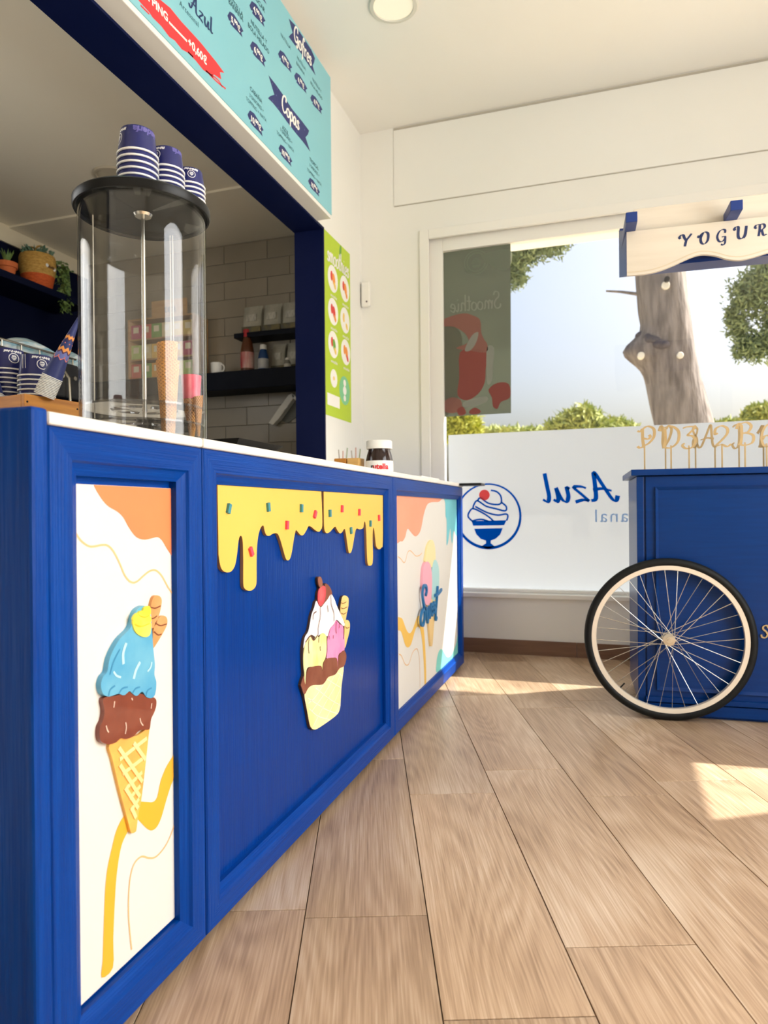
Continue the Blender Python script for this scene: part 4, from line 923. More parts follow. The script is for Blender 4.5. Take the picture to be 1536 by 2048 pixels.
# ================================================================== ON THE WALLS
XB = -1.387
board = thing('menu_board', 'long white menu light box with turquoise price list above the hatch', 'menu board', (-1.43, 2.2, 2.412))
obj('case', G().box(XL+.001, XB-.004, .9, 3.415, 2.412, 3.165), whitef, board, bevel=.003)
bp_ = obj('price_list', G().box(XB-.004, XB, .905, 3.413, 2.431, 3.162), teal_board, board)
cF = lambda x, y: (440+x/6.4, y/6.4)
cG = lambda x, y: (440+x/6.4, 130+y/6.4)
cH = lambda x, y: (200+x/5.689, y/5.689)
def bpt(crop, x, y, X=XB): return onX(*crop(x, y), X)
def depth(P): return (P-EYE).dot(_f)
def btext(body, crop, x, y, cap, m, align='CENTER', bold=0.0, shear=0.0, space=1.0, X=XB+.0008, parent=None, name='lettering'):
    P = bpt(crop, x, y, X); hgt = 1.22*cap*depth(P)/FPX
    g = text_g(body, hgt/.70, shear=shear, bold=bold*hgt, space=space, align=align)
    g.v = [V((X, P.y+p.x, P.z+p.y)) for p in g.v]
    return obj(name, g, m, parent or bp_)
def bpoly(name, crop, pts, m, X=XB+.0004, parent=None, sm=False):
    p = [bpt(crop, *q, X) for q in pts]; yz = [(q.y, q.z) for q in p]
    if sm: yz = smooth_path(yz, True, 3)
    yz = [(a, max(b, 2.432)) for a, b in yz]
    return obj(name, G().add([(X, a, b) for a, b in yz], [list(range(len(yz)))]), m, parent or bp_)
bpoly('brush_stroke', cH, [(400,-40),(470,-60),(690,0),(800,90),(930,250),(1060,390),(1150,490),(1230,590),(1320,700),(1415,830),(1365,820),(1380,905),(1300,850),(1260,860),(1170,790),(1090,690),(1000,600),(930,560),(850,460),(790,420),(700,300),(600,200),(560,140),(470,40)], print_red)
for st in ([(1240,840),(1330,930),(1430,1010)], [(1270,850),(1350,920),(1390,990)], [(1200,800),(1290,880)], [(1000,590),(1060,650)], [(460,60),(560,160)]):
    P = [bpt(cH, *q) for q in st]; L, R = ribbon([(q.y, max(q.z, 2.436)) for q in P], .006)
    obj('brush_bristle', ribbon_g(L, R, lambda a, b: V((XB+.0004, a, b))), print_red, bp_)
btext('TOPPING', cH, 775, 215, 13, white_print, 'RIGHT', .05, X=XB+.001)
dP, dQ = bpt(cH, 790, 262), bpt(cH, 980, 462)
g = G()
for i in range(13):
    q = dP.lerp(dQ, i/12); g.lathe([(0, 0), (.0048, 0), (.0048, .0006), (0, .0006)], (XB+.0008, q.y, q.z), 8, 'X')
obj('dotted_leader', g, white_print, bp_)
btext('+0,60€', cH, 1112, 590, 13, white_print, 'CENTER', .05, X=XB+.001)
aP = bpt(cH, 1010, 70); hh = 34*depth(aP)/FPX
obj('logo_lettering', pen_g('Azul', lambda x, y: V((XB+.0008, aP.y+x*hh*1.08, aP.z+y*hh)), w=.17, nib=.4, thin=.35, gap=.02, shear=.08), print_logo, bp_)
btext('Artesanal', cH, 1125, 290, 8.5, print_txt, 'RIGHT', 0, space=1.15)
navy_tag = [(-105,-110),(-75,-165),(-20,-125),(50,-10),(100,90),(72,105),(88,170),(40,110),(-30,40),(-70,-10),(-62,-40),(-85,-50)]
def tagp(crop, x, y, body, s=1.0):
    tg_ = bpoly('price_tag', crop, [(x+a*s, y+b*s) for a, b in navy_tag], print_navy)
    btext(body, crop, x+2*s, y+4*s, 9.0*s, white_print, 'CENTER', .06, X=XB+.001)
btext('NUTELLA', cF, 200, 72, 8, print_txt, bold=.02); btext('BANANA', cF, 205, 135, 8, print_txt, bold=.02); tagp(cF, 200, 310, '5,⁵⁰€')
btext('AZÚCAR', cF, 490, 22, 8, print_txt, bold=.02); tagp(cF, 482, 178, '4,⁰⁰€')
btext('NUTELLA Y', cF, 500, 412, 7.5, print_txt, bold=.02); btext('BOLA HELADO', cF, 498, 500, 7.5, print_txt, bold=.02); tagp(cF, 490, 692, '6,⁰⁰€')
btext('NUTELLA', cF, 842, 530, 6, print_txt); tagp(cF, 836, 785, '4,⁵⁰€', .88)
btext('NUTELLA', cF, 1042, 810, 5.5, print_txt); btext('BANANA', cF, 1032, 880, 5.5, print_txt); tagp(cF, 1036, 1062, '6,⁰⁰€', .82)
btext('NUTELLA Y', cF, 1242, 1095, 5, print_txt); btext('BOLA HELADO', cF, 1236, 1165, 5, print_txt); tagp(cF, 1236, 1335, '6,⁵⁰€', .76)
bpoly('ribbon_banner', cF, [(880,235),(960,320),(1060,470),(1170,640),(1215,745),(1205,800),(1185,840),(1225,970),(1140,840),(1050,700),(960,580),(880,470),(905,440),(930,420)], print_navy)
bpoly('ribbon_banner', cG, [(620,130),(700,230),(800,370),(920,560),(1050,720),(1140,840),(1125,890),(1095,925),(1155,1110),(1060,980),(960,860),(860,730),(760,590),(680,490),(615,425),(640,400),(695,380)], print_navy)
bpoly('ribbon_banner', cF, [(500,-120),(560,-30),(598,60),(560,10),(510,-60)], print_navy)
aP = bpt(cF, 945, 520); aQ = bpt(cF, 1168, 800); wd = pen('Gofres', gap=.0)[1]; sc_ = (aQ.y-aP.y)/wd
obj('banner_lettering', pen_g('Gofres', lambda x, y: V((XB+.001, aP.y+x*sc_, aP.z+y*sc_*1.15)), w=.17, nib=.4, thin=.55, gap=.0), white_print, bp_)
bP = bpt(cG, 790, 570); bQ = bpt(cG, 1012, 812); wd = pen('Copas', gap=.0)[1]; sd_ = (bQ.y-bP.y)/wd
obj('banner_lettering', pen_g('Copas', lambda x, y: V((XB+.001, bP.y+x*sd_, bP.z+y*sd_*1.1)), w=.17, nib=.4, thin=.55, gap=.0), white_print, bp_)
for (x, y) in ((665,240),(730,310),(718,388),(672,460),(740,548),(795,635),(980,855),(1080,828)):
    q = bpt(cG, x, y); obj('printed_dot', G().lathe([(0, 0), (.0035, 0), (.0035, .0005), (0, .0005)], (XB+.0008, q.y, q.z), 8, 'X'), cup_pp, bp_)
btext('CABAÑA', cG, 462, 385, 7, print_txt, bold=.02); btext('3 SABORES +', cG, 470, 490, 6, print_txt); btext('TOPPING + NATA', cG, 468, 575, 6, print_txt); tagp(cG, 458, 745, '10,⁵⁰€')
btext('AZUL', cG, 838, 840, 6.5, print_txt, bold=.02); btext('3 SABORES +', cG, 850, 912, 5.5, print_txt); btext('TOPPING + NATA', cG, 838, 985, 5.5, print_txt); tagp(cG, 840, 1158, '10,⁵⁰€', .86)
btext('TROPICAL', cG, 1205, 1268, 5.5, print_txt, bold=.02); btext('3 SABORES +', cG, 1210, 1350, 5, print_txt); btext('TOPPING + NATA', cG, 1210, 1440, 5, print_txt); tagp(cG, 1206, 1565, '10,⁵⁰€', .74)

# ---- green drinks poster beside the hatch
XG = XL+.002
gp = thing('drinks_poster', 'lime green poster with six round fruit pictures beside the hatch', 'poster', (XG, 3.71, 1.388))
lime = mat('lime_poster_print', S(186, 214, 40), .5, vary=.3, vscale=(3, 3, 3), col2=S(196, 222, 62))
sheet = obj('sheet', G().box(XL+.0005, XG, 3.514, 3.915, 1.388, 2.41), lime, gp)
cJ = lambda x, y: (640+x/4.876, 440+y/4.876)
def disc(name, P, r, m, x, parent, sx=1.0, rot=0.0, n=24):
    vs = []
    for i in range(n):
        a = 2*PI*i/n; p, q = r*sx*math.cos(a), r*math.sin(a)
        vs.append((x, P.y+p*math.cos(rot)-q*math.sin(rot), P.z+p*math.sin(rot)+q*math.cos(rot)))
    return obj(name, G().add(vs, [list(range(n))]), m, parent)
fo, fr_, fy, fg = (mat('orange_fruit_print', S(244, 150, 60), .5), mat('red_fruit_print', S(226, 64, 56), .5), mat('yellow_fruit_print', S(244, 206, 96), .5), mat('green_fruit_print', S(110, 170, 60), .5))
for (x, y, cols) in ((125,575,(fr_, fo, fy)), (240,672,(fr_, fo, fo)), (128,895,(fr_, fr_, fo)), (243,980,(fy, white_print, fy)), (130,1215,(fr_, fg, fy)), (250,1290,(fo, fo, fr_))):
    P = onX(*cJ(x, y), XG)
    ds = disc('round_picture', P, .076, white_print, XG+.0006, sheet)
    for k, (dy, dz, rr_) in enumerate(((-.02, .012, .028), (.012, .0, .034), (.026, -.032, .022))):
        disc('fruit', P+V((0, dy, dz)), rr_, cols[k], XG+.0010+.0003*k, ds, sx=.6, rot=.3*k)
    g = text_g('smoothie', .026, bold=.0004); g.v = [V((XG+.0008, P.y+p.x+.01, P.z-.098+p.y)) for p in g.v]; obj('caption', g, white_print, sheet)
aP = onX(*cJ(70, 385), XG); aQ = onX(*cJ(278, 520), XG); wd = pen('smoothies', gap=.0)[1]; se = (aQ.y-aP.y)/wd
obj('title_lettering', pen_g('smoothies', lambda x, y: V((XG+.0008, aP.y+x*se, aP.z+.0+y*se*1.25)), w=.16, nib=.4, thin=.6, gap=.0), white_print, sheet)
disc('leaf', onX(*cJ(198, 300), XG), .035, fg, XG+.0006, sheet, sx=.45, rot=-.3)
P = onX(*cJ(135, 1545), XG); dd = disc('round_picture', P, .052, white_print, XG+.0006, sheet); disc('fruit', P, .012, fy, XG+.001, dd)
P = onX(*cJ(240, 1665), XG); dd = disc('round_badge', P, .085, mat('mint_badge_print', S(128, 204, 150), .5), XG+.0006, sheet)
for z_, r_ in ((.045, .02), (.0, .026), (-.045, .018)): disc('badge_mark', P+V((0, 0, z_)), r_, white_print, XG+.001, dd, sx=1.1)
q = [onX(*cJ(*p), XG+.0006) for p in ((72,1680),(192,1720),(194,1845),(80,1800))]
obj('white_box', G().add([(XG+.0006, q[0].y, q[0].z), (XG+.0006, q[1].y, q[0].z), (XG+.0006, q[1].y, q[3].z), (XG+.0006, q[0].y, q[3].z)], [(0, 1, 2, 3)]), white_print, sheet)

# ---- small white sensor box, ceiling downlight
t = thing('wall_sensor', 'small white sensor box on the wall by the window corner', 'sensor', (-1.44, YW, 2.14))
obj('housing', G().box(-1.468, -1.412, YW-.032, YW-.0005, 2.14, 2.295), whitef, t, bevel=.008)
obj('button', G().lathe([(0, 0), (.006, 0), (.006, .003), (0, .003)], (-1.43, YW-.0325, 2.168), 12, 'Y'), mat('grey_button', S(120, 110, 110), .5), t)
LX, LY = -.944, 3.118
t = thing('ceiling_light', 'round white recessed downlight in the shop ceiling', 'ceiling light', (LX, LY, ZC-.012))
obj('ring', G().lathe([(.092, ZC-.004), (.118, ZC-.0005), (.118, ZC-.003), (.112, ZC-.010), (.096, ZC-.012)], (LX, LY, 0), 48, closed=True), mat('white_light_ring', S(222, 220, 208), .4), t, smooth=40)
obj('diffuser', G().lathe([(0, ZC-.006), (.093, ZC-.006), (.093, ZC-.004), (0, ZC-.004)], (LX, LY, 0), 48), mat('lamp_diffuser', S(250, 242, 220), .5, emit=.3), t, smooth=40)
t = thing('ceiling_light', 'round downlight ring in the dim kitchen ceiling', 'ceiling light', (-2.52, 3.085, ZK-.012))
obj('ring', G().lathe([(.082, ZK-.004), (.10, ZK-.0005), (.10, ZK-.003), (.096, ZK-.010), (.085, ZK-.012)], (-2.52, 3.085, 0), 40, closed=True), mat('beige_light_ring', S(190, 180, 158), .5), t, smooth=40)
obj('diffuser', G().lathe([(0, ZK-.006), (.083, ZK-.006), (.083, ZK-.004), (0, ZK-.004)], (-2.52, 3.085, 0), 40), mat('unlit_diffuser', S(206, 198, 176), .5), t, smooth=40)

# ---- poster hung on the window pane, seen from its back
YP = YG-.012
wp = thing('window_poster', 'dark translucent drink poster hung on the window, seen from behind', 'poster', (-.75, YP, 1.428))
fd = film('dark_poster_film', S(142, 148, 136), .5, 0.0); frd = film('faded_red_film', S(174, 104, 98), .5, 0.0); fpk = film('faded_pink_film', S(176, 128, 118), .5, 0.0)
fgr = film('faded_grey_film', S(178, 180, 170), .5, 0.0); fdk = film('faded_dark_film', S(134, 134, 120), .5, 0.0); fol = film('faded_olive_film', S(152, 160, 144), .5, 0.0)
a_, b_, c_, d_ = (onY(*q, YP) for q in ((882, 506), (1021, 487), (1022, 826), (886, 834)))
psh = obj('sheet', G().prism([a_, b_, c_, d_], (0, .001, 0)), fd, wp)
cK = lambda x, y: (840+x/4.452, 440+y/4.452)
def wpoly(name, pts, m, k=1, sm=True):
    p = [onY(*cK(*q), YP-.0006*k) for q in pts]; xz = [(q.x, q.z) for q in p]
    if sm: xz = smooth_path(xz, True, 3)
    return obj(name, G().add([(x, YP-.0006*k, z) for x, z in xz], [list(range(len(xz)))]), m, psh)
wpoly('printed_shade', [(200,960),(360,1000),(370,1200),(340,1500),(330,1600),(205,1720)], fdk)
wpoly('printed_shade', [(540,320),(800,260),(800,420),(700,440)], fol)
wpoly('printed_drink', [(355,1180),(470,1150),(590,1180),(585,1330),(575,1450),(520,1545),(420,1605),(335,1560),(350,1400)], frd, 2)
wpoly('printed_splash', [(205,890),(300,850),(400,830),(470,850),(535,890),(545,1000),(570,1060),(600,1110),(585,1180),(430,1160),(320,1140),(430,1090),(400,1010),(300,950),(210,945)], fpk, 3)
wpoly('printed_splash', [(420,1100),(470,1020),(520,1000),(500,1090),(450,1160),(400,1165)], fgr, 4)
wpoly('printed_straw', [(600,1130),(660,1140),(650,1300),(640,1430),(600,1460),(590,1300)], fgr, 3)
wpoly('printed_berry', [(610,1510),(690,1450),(790,1460),(800,1580),(720,1620),(690,1680),(650,1660),(640,1580)], frd, 3)
wpoly('printed_berry', [(215,1620),(280,1580),(360,1600),(370,1680),(300,1720),(215,1700)], fpk, 3)
wpoly('printed_berry', [(330,1690),(380,1660),(410,1720),(350,1740)], frd, 4); wpoly('printed_berry', [(440,1700),(490,1670),(540,1700),(520,1725),(450,1728)], frd, 4)
wpoly('printed_board', [(385,1625),(480,1590),(590,1570),(600,1610),(520,1650),(400,1670)], fgr, 3)
cp = onY(*cK(500, 375), YP-.002)
g = G(); n = 32; Rl = .075
g.add([q for i in range(n) for q in (cp+V((math.cos(2*PI*i/n), 0, math.sin(2*PI*i/n)))*Rl, cp+V((math.cos(2*PI*i/n), 0, math.sin(2*PI*i/n)))*(Rl-.007))], [(2*i, 2*i+1, (2*i+3) % (2*n), (2*i+2) % (2*n)) for i in range(n)])
obj('printed_logo', g, fol, psh)
lg = logo_g(.06); lg = G().add([cp+V((-p.x, 0, p.y)) for p in lg.v if True], lg.f); obj('printed_logo', lg, fol, psh)
pr = onY(*cK(720, 780), YP-.003); pl_ = onY(*cK(270, 800), YP-.003); wd = pen('Smoothie', gap=.0)[1]; sw_ = (pr.x-pl_.x)/wd
obj('printed_lettering', pen_g('Smoothie', lambda x, y: V((pr.x-x*sw_, YP-.003, pr.z+y*sw_*1.25)), w=.11, nib=.4, thin=.5, gap=.0), fgr, psh)

# ================================================================== THE YOGURT CART
CR = math.radians(2.5); CO = V((.112, 3.03, 0))
CM = Matrix.Translation(CO) @ Matrix.Rotation(CR, 4, 'Z'); CMi = CM.inverted()
def cl_at(u, v, ly):
    """local point on the cart's own plane y = ly that the picture shows at (u, v)"""
    o = CMi @ EYE; d = CMi.to_3x3() @ ray(u, v); return o+d*((ly-o.y)/d.y)
cart = thing('yogurt_cart', 'blue wooden yogurt cart with bicycle wheel and cream canopy by the window', 'cart', CO, CR)
CWd, CDp = 1.3, .5
def cob(nm, g, m, par=cart, **k):
    if par is not cart and par.location.length > 0: g.v = [p-par.location for p in g.v]
    return obj(nm, g, m, par, local=True, **k)
cob('body', G().box(.004, CWd-.004, .012, CDp, .05, .985), blue_c)
cob('plinth', G().box(.02, CWd-.02, .02, CDp-.02, 0, .05), blue_c)
cob('lid', G().box(-.022, CWd+.022, -.02, CDp+.02, .988, 1.013), blue_c, bevel=.002)
cob('corner_post', G().box(0, .028, 0, .03, .03, .985), blue_c, bevel=.002)
cob('corner_post', G().box(CWd-.028, CWd, 0, .03, .03, .985), blue_c, bevel=.002)
# framed front with a mitred moulding
x0, x1, z0, z1 = .036, CWd-.036, .06, .982
cob('front_board', G().box(x0, x1, .003, .014, z0, z1), blue_c)
fa, fb = .036, .012
O = [(x0+fa, z0+.05), (x1-fa, z0+.05), (x1-fa, z1-.042), (x0+fa, z1-.042)]
I = [(a+(fb if i in (0, 3) else -fb), b+(fb if i < 2 else -fb)) for i, (a, b) in enumerate(O)]
for i in range(4):
    j = (i+1) % 4
    pr_ = [(O[i], .004), (O[i], -.008), (I[i], .001), (I[i], .004)]; qr_ = [(O[j], .004), (O[j], -.008), (I[j], .001), (I[j], .004)]
    cob('moulding', G().add([V((p[0], y, p[1])) for p, y in pr_]+[V((p[0], y, p[1])) for p, y in qr_], [(k, (k+1) % 4, 4+(k+1) % 4, 4+k) for k in range(4)]+[(0, 1, 2, 3), (7, 6, 5, 4)]), blue_c)
cob('ledge', G().box(.028, CWd-.028, -.012, .01, .062, .082), blue_c, bevel=.002)
cob('skirt_board', G().box(0, CWd, -.004, .02, .012, .056), blue_c, bevel=.002)
# gold word: its first letter shows at the picture's edge
sp_ = cl_at(1522, 1275, -.001); sh_ = .048
cob('gold_letter', pen_g('S', lambda x, y: V((sp_.x+x*sh_, -.0005, sp_.z+y*sh_)), w=.14, nib=.4, thin=.5, off=(0, -.003, 0)), goldw)
# wheel
wc_ = cl_at(1337, 1278, -.042); wz = .3265; WCx = wc_.x
wh = obj('wheel', G().lathe([(.279, -.011), (.297, -.0125), (.297, .0125), (.279, .011), (.277, .0)], (0, 0, 0), 96, 'Y', closed=True), rimm, cart, smooth=30, local=True)
wh.location = (WCx, -.042, wz); wh['label'] = 'bicycle wheel with pale metal rim'
tyre = [(.291+.0185*(1+math.cos(a))*.95, .0175*math.sin(a)) for a in [2*PI*i/20 for i in range(20)]]
obj('tyre', G().lathe(tyre, (0, 0, 0), 96, 'Y', closed=True), rubber, wh, smooth=60, local=True)
obj('hub', G().lathe([(0, -.034), (.006, -.034), (.006, -.026), (.012, -.026), (.012, -.022), (.024, -.021), (.024, -.018), (.012, -.016), (.011, .016), (.024, .018), (.024, .021), (.012, .022), (.012, .026), (.006, .026), (.006, .034), (0, .034)], (0, 0, 0), 28, 'Y'), chrome, wh, smooth=35, local=True)
for i in range(36):
    a = 2*PI*(i+.25)/36; sd = 1 if i % 2 else -1; tw_ = (1 if (i//2) % 2 else -1)*math.radians(62)
    p = V((.279*math.cos(a), sd*.003, .279*math.sin(a))); q = V((.0215*math.cos(a+tw_), sd*.0195, .0215*math.sin(a+tw_)))
    obj('spoke', G().tube([q, p], .00125, 6), chrome, wh, smooth=60, local=True)
a = math.radians(228)
obj('valve', G().tube([V((.279*math.cos(a), 0, .279*math.sin(a))), V((.252*math.cos(a), 0, .252*math.sin(a)))], .0032, 8), black_pl, wh, smooth=60, local=True)
# canopy: sign board with wavy lower edge, blue ends, beams and mast
yS = -.22
sTL, sBL = cl_at(1253, 464, yS), cl_at(1257, 551, yS)
xs0, xs1 = sTL.x, CWd+.07
zs1 = sTL.z
wave = [(1257,551),(1290,548),(1320,541),(1350,529),(1378,516),(1402,509),(1430,511),(1455,518),(1478,520),(1500,516),(1536,505)]
wp_ = [cl_at(u, v, yS) for u, v in wave]; wv = smooth_path([(p.x, p.z) for p in wp_], False, 4)
zlow, zhi = wv[0][1], max(z for x, z in wv)
xe = wv[-1][0]; per = .24
rest = [(xe+per*k/8, wv[-1][1]+(-.012+.016*math.cos(2*PI*k/8)-.0)*(1 if k else 0)) for k in range(1, int((xs1-xe)/per*8)+1)]
edge = [(xs0, zlow)]+wv[1:]+[(x, z) for x, z in rest]+[(xs1, zlow)]
canopy = obj('canopy_sign', G().prism([(x, yS, z) for x, z in edge]+[(xs1, yS, zs1), (xs0, yS, zs1)], (0, .014, 0)), creamm, cart, local=True)
L, R = ribbon([(x, z+.012) for x, z in edge], .0035, smooth=False)
obj('painted_edge', ribbon_g(L, R, lambda x, z: V((x, yS-.0006, z))), mat('tan_edge_paint', S(206, 190, 160), .6), canopy, local=True)
for ch, u0, u1, v0, v1 in (('Y', 1359, 1384, 467, 494), ('O', 1396, 1419, 463, 489), ('G', 1433, 1454, 458, 491), ('U', 1468, 1496, 451, 479), ('R', 1509, 1533, 447, 473)):
    p0, p1 = cl_at(u0, v1, yS-.001), cl_at(u1, v0, yS-.001); cw = GL[ch][0]; lo = -.16 if ch == 'G' else 0
    H_ = (p1.z-p0.z)/(1-lo); Wd_ = (p1.x-p0.x)/cw
    obj('sign_letter', pen_g(ch, lambda x, y: V((p0.x+x*Wd_, yS-.0008, p0.z+(y-lo)*H_)), w=.16, nib=.35, thin=.28), mat('deep_navy_letter', S(12, 34, 82), .5), canopy, local=True)
yBk = .06
kB = cl_at(1240, 552, yBk); kz = kB.z
blue_n = mat('blue_canopy_paint', S(2, 46, 118), .4, vary=.3)
cob('canopy_back_beam', G().box(kB.x, xs1, yBk, yBk+.02, kz, kz+.20), blue_n)
cob('canopy_side', G().prism([(xs0-.002, yS+.001, zlow), (xs0-.002, yS+.001, zs1), (kB.x-.002, yBk+.02, kz+.20), (kB.x-.002, yBk+.02, kz)], (.012, 0, 0)), blue_n)
cob('canopy_side', G().prism([(xs1-.012, yS+.001, zlow), (xs1-.012, yS+.001, zs1), (xs1-.012, yBk+.02, kz+.20), (xs1-.012, yBk+.02, kz)], (.012, 0, 0)), blue_n)
cob('canopy_underside', G().box(xs0+.012, xs1-.012, yBk-.08, yBk, kz, kz+.012), blue_n)
yR = -.31
for ua, ub, vt, vb in ((1252, 1275, 428, 451), (1461, 1486, 398, 421)):
    pa, pb = cl_at(ua, vb, yR), cl_at(ub, vt, yR)
    cob('canopy_rafter', G().box(pa.x, pb.x, yR, yBk+.02, zs1+.001, zs1+.001+(pb.z-pa.z)), blue_n, bevel=.002)
for xx in (.85, 1.2): cob('canopy_rafter', G().box(xx, xx+.042, yR, yBk+.02, zs1+.001, zs1+.042), blue_n, bevel=.002)
hz = cl_at(1360, 408, yS+.03).z
cob('canopy_header', G().box(xs0+.03, xs1-.02, yS+.03, yS+.045, zs1-.02, hz), creamm)
cob('mast', G().box(.63, .67, .08, .12, 1.013, kz+.19), blue_n); cob('mast', G().box(.63, .67, .36, .40, 1.013, kz+.02), blue_n)
cob('mast_tie', G().box(.63, .67, .08, .40, kz-.03, kz), blue_n)

# ---- gilded letters and numbers on sticks
for ch, us, ug0, ug1, v0, v1, ly, lab in (
    ('P', 1289, 1275, 1311, 852, 896, .10, 'leftmost gilded cake topper, shaped like a letter P'), ('V', 1331, 1317, 1346, 850, 898, .28, 'gilded cake topper shaped like a V, behind the D'),
    ('D', 1342, 1322, 1359, 852, 897, .10, 'gilded cake topper shaped like a D, second from the cart edge'), ('3', 1378, 1364, 1393, 853, 897, .10, 'gilded cake topper shaped like a 3, right of the D'),
    ('8', 1391, 1384, 1397, 852, 895, .28, 'gilded cake topper shaped like an 8, just right of the 3'), ('A', 1430, 1394, 1434, 849, 897, .28, 'gilded cake topper shaped like an A, left of the 2'),
    ('2', 1444, 1428, 1462, 851, 894, .10, 'gilded cake topper shaped like a 2, right of the A'), ('J', 1478, 1463, 1484, 849, 897, .28, 'gilded cake topper shaped like a J, left of the B'),
    ('B', 1490, 1473, 1508, 845, 891, .10, 'gilded cake topper shaped like a B, right of the J'), ('1', 1527, 1514, 1532, 850, 894, .28, 'gilded cake topper shaped like a 1 at the right picture edge'),
    ('6', 1533, 1520, 1545, 848, 893, .10, 'gilded cake topper shaped like a 6, cut by the right picture edge')):
    gx = cl_at(us, v1, ly); p0, p1 = cl_at(ug0, v1, ly), cl_at(ug1, v0, ly); cw = GL[ch][0]
    base = CM @ V((gx.x, ly, 1.0135)); tp = thing('cake_topper', lab, 'cake topper', base, CR, group='gilded cake toppers on the cart')
    hx = lambda x, y: V((p0.x-gx.x+x*(p1.x-p0.x)/cw, -.0015, p0.z-1.0135+y*(p1.z-p0.z)))
    obj('glyph', pen_g(ch, hx, w=.11 if ch not in '81' else .15, nib=.3, thin=.45, off=(0, .003, 0)), goldw, tp, local=True)
    obj('stick', G().box(-.003, .003, -.0015, .0015, 0, p0.z-1.0135+.012), goldw, tp, local=True)

# ================================================================== THE KITCHEN BEHIND THE HATCH
darkw = mat('dark_shelf_paint', S(6, 12, 26), .55, spec=.15, vary=.3)
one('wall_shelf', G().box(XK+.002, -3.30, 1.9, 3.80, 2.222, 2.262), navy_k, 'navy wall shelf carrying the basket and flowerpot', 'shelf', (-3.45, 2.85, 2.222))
ZS = 2.2625
# basket with two-tone weave, handles and trailing plant
bx, by = -3.41, onX(75, 520, -3.41).y
straw = mat('woven_straw', S(206, 164, 84), .8, vary=.8, vscale=(50, 50, 120), col2=S(160, 118, 50), bump=.8, bscale=(50, 50, 160), bdist=.004)
rust = mat('rust_dyed_straw', S(206, 92, 34), .8, vary=.6, vscale=(50, 50, 120), col2=S(170, 66, 22), bump=.8, bscale=(50, 50, 160), bdist=.004)
t = thing('woven_basket', 'woven straw basket with rust red lower half on the navy shelf', 'basket', (bx, by, ZS))
obj('lower_weave', G().lathe([(0, ZS), (.075, ZS), (.083, ZS+.01), (.098, ZS+.085)], (bx, by, 0), 32), rust, t, smooth=60)
obj('upper_weave', G().lathe([(.098, ZS+.085), (.108, ZS+.15), (.106, ZS+.20), (.100, ZS+.215), (.094, ZS+.215), (.098, ZS+.15), (.09, ZS+.09)], (bx, by, 0), 32), straw, t, smooth=60)
for s_ in (1, -1):
    obj('handle', G().tube([(bx+s_*.03, by-.05, ZS+.20)]+[(bx+s_*.03, by+.05*math.cos(a), ZS+.215+.06*math.sin(a)) for a in [PI-PI*i/10 for i in range(11)]]+[(bx+s_*.03, by+.05, ZS+.20)], .006, 8), straw, t, smooth=60)
for dy in (-.028, .034):
    d = V((.105, dy, 0)); d = d.normalized()*.1065
    obj('button', G().ball((bx+d.x, by+d.y, ZS+.135-dy*.15), .0115, 12, 8, (.4, 1, 1)), whitef, t, smooth=60)
obj('strap', G().box(bx+.1, bx+.106, by-.024, by+.03, ZS+.127, ZS+.142), mat('brown_strap', S(110, 74, 34), .7), t)
def leafy(n, fn, size, rnd):
    g = G()
    for i in range(n):
        p, d = fn(i); d = V(d).normalized(); s_ = size*(.7+.6*rnd.random())
        sd = d.cross(V((rnd.uniform(-1, 1), rnd.uniform(-1, 1), rnd.uniform(-1, 1)))).normalized()*s_*.32
        up = d.cross(sd).normalized()*s_*.12
        p = V(p); g.add([p, p+d*s_*.45+sd+up, p+d*s_, p+d*s_*.45-sd+up], [(0, 1, 2), (0, 2, 3)])
    return g
rd = random.Random(3)
leafm = mat('green_leaf', S(84, 116, 58), .6, vary=.6, vscale=(30, 30, 30), col2=S(140, 156, 78), rand=.05)
leafd = mat('grey_green_leaf', S(84, 116, 96), .6, vary=.6, vscale=(30, 30, 30), col2=S(126, 150, 120))
t = thing('trailing_plant', 'green plant trailing out of the straw basket', 'plant', (bx, by+.08, ZS+.2))
def hang(i):
    f = rd.random(); a = rd.gauss(0, 1)
    return (bx+.06+.05*rd.random(), by+.115+.02*f+.024*a*(1-.45*f), ZS+.20-.30*f), (rd.uniform(-.4, 1), rd.uniform(-1, 1), rd.uniform(-1.6, .3))
fo1 = obj('foliage', leafy(420, hang, .026, rd), leafm, t, fixn=False); fo1['kind'] = 'stuff'
for k in range(4):
    yy = by+.11+.018*k; obj('stem', G().tube([(bx+.05, by+.06, ZS+.20), (bx+.085, yy, ZS+.215), (bx+.09, yy+.012, ZS+.10), (bx+.088, yy+.018, ZS-.03-.02*k)], .002, 6), leafm, t)
def bush(i):
    a = rd.random()*2*PI; r = .08*math.sqrt(rd.random()); return (bx+r*math.cos(a), by+r*math.sin(a), ZS+.20+.05*rd.random()), (math.cos(a), math.sin(a), rd.uniform(.2, 1.2))
fo2 = obj('foliage', leafy(160, bush, .03, rd), leafd, t, fixn=False); fo2['kind'] = 'stuff'
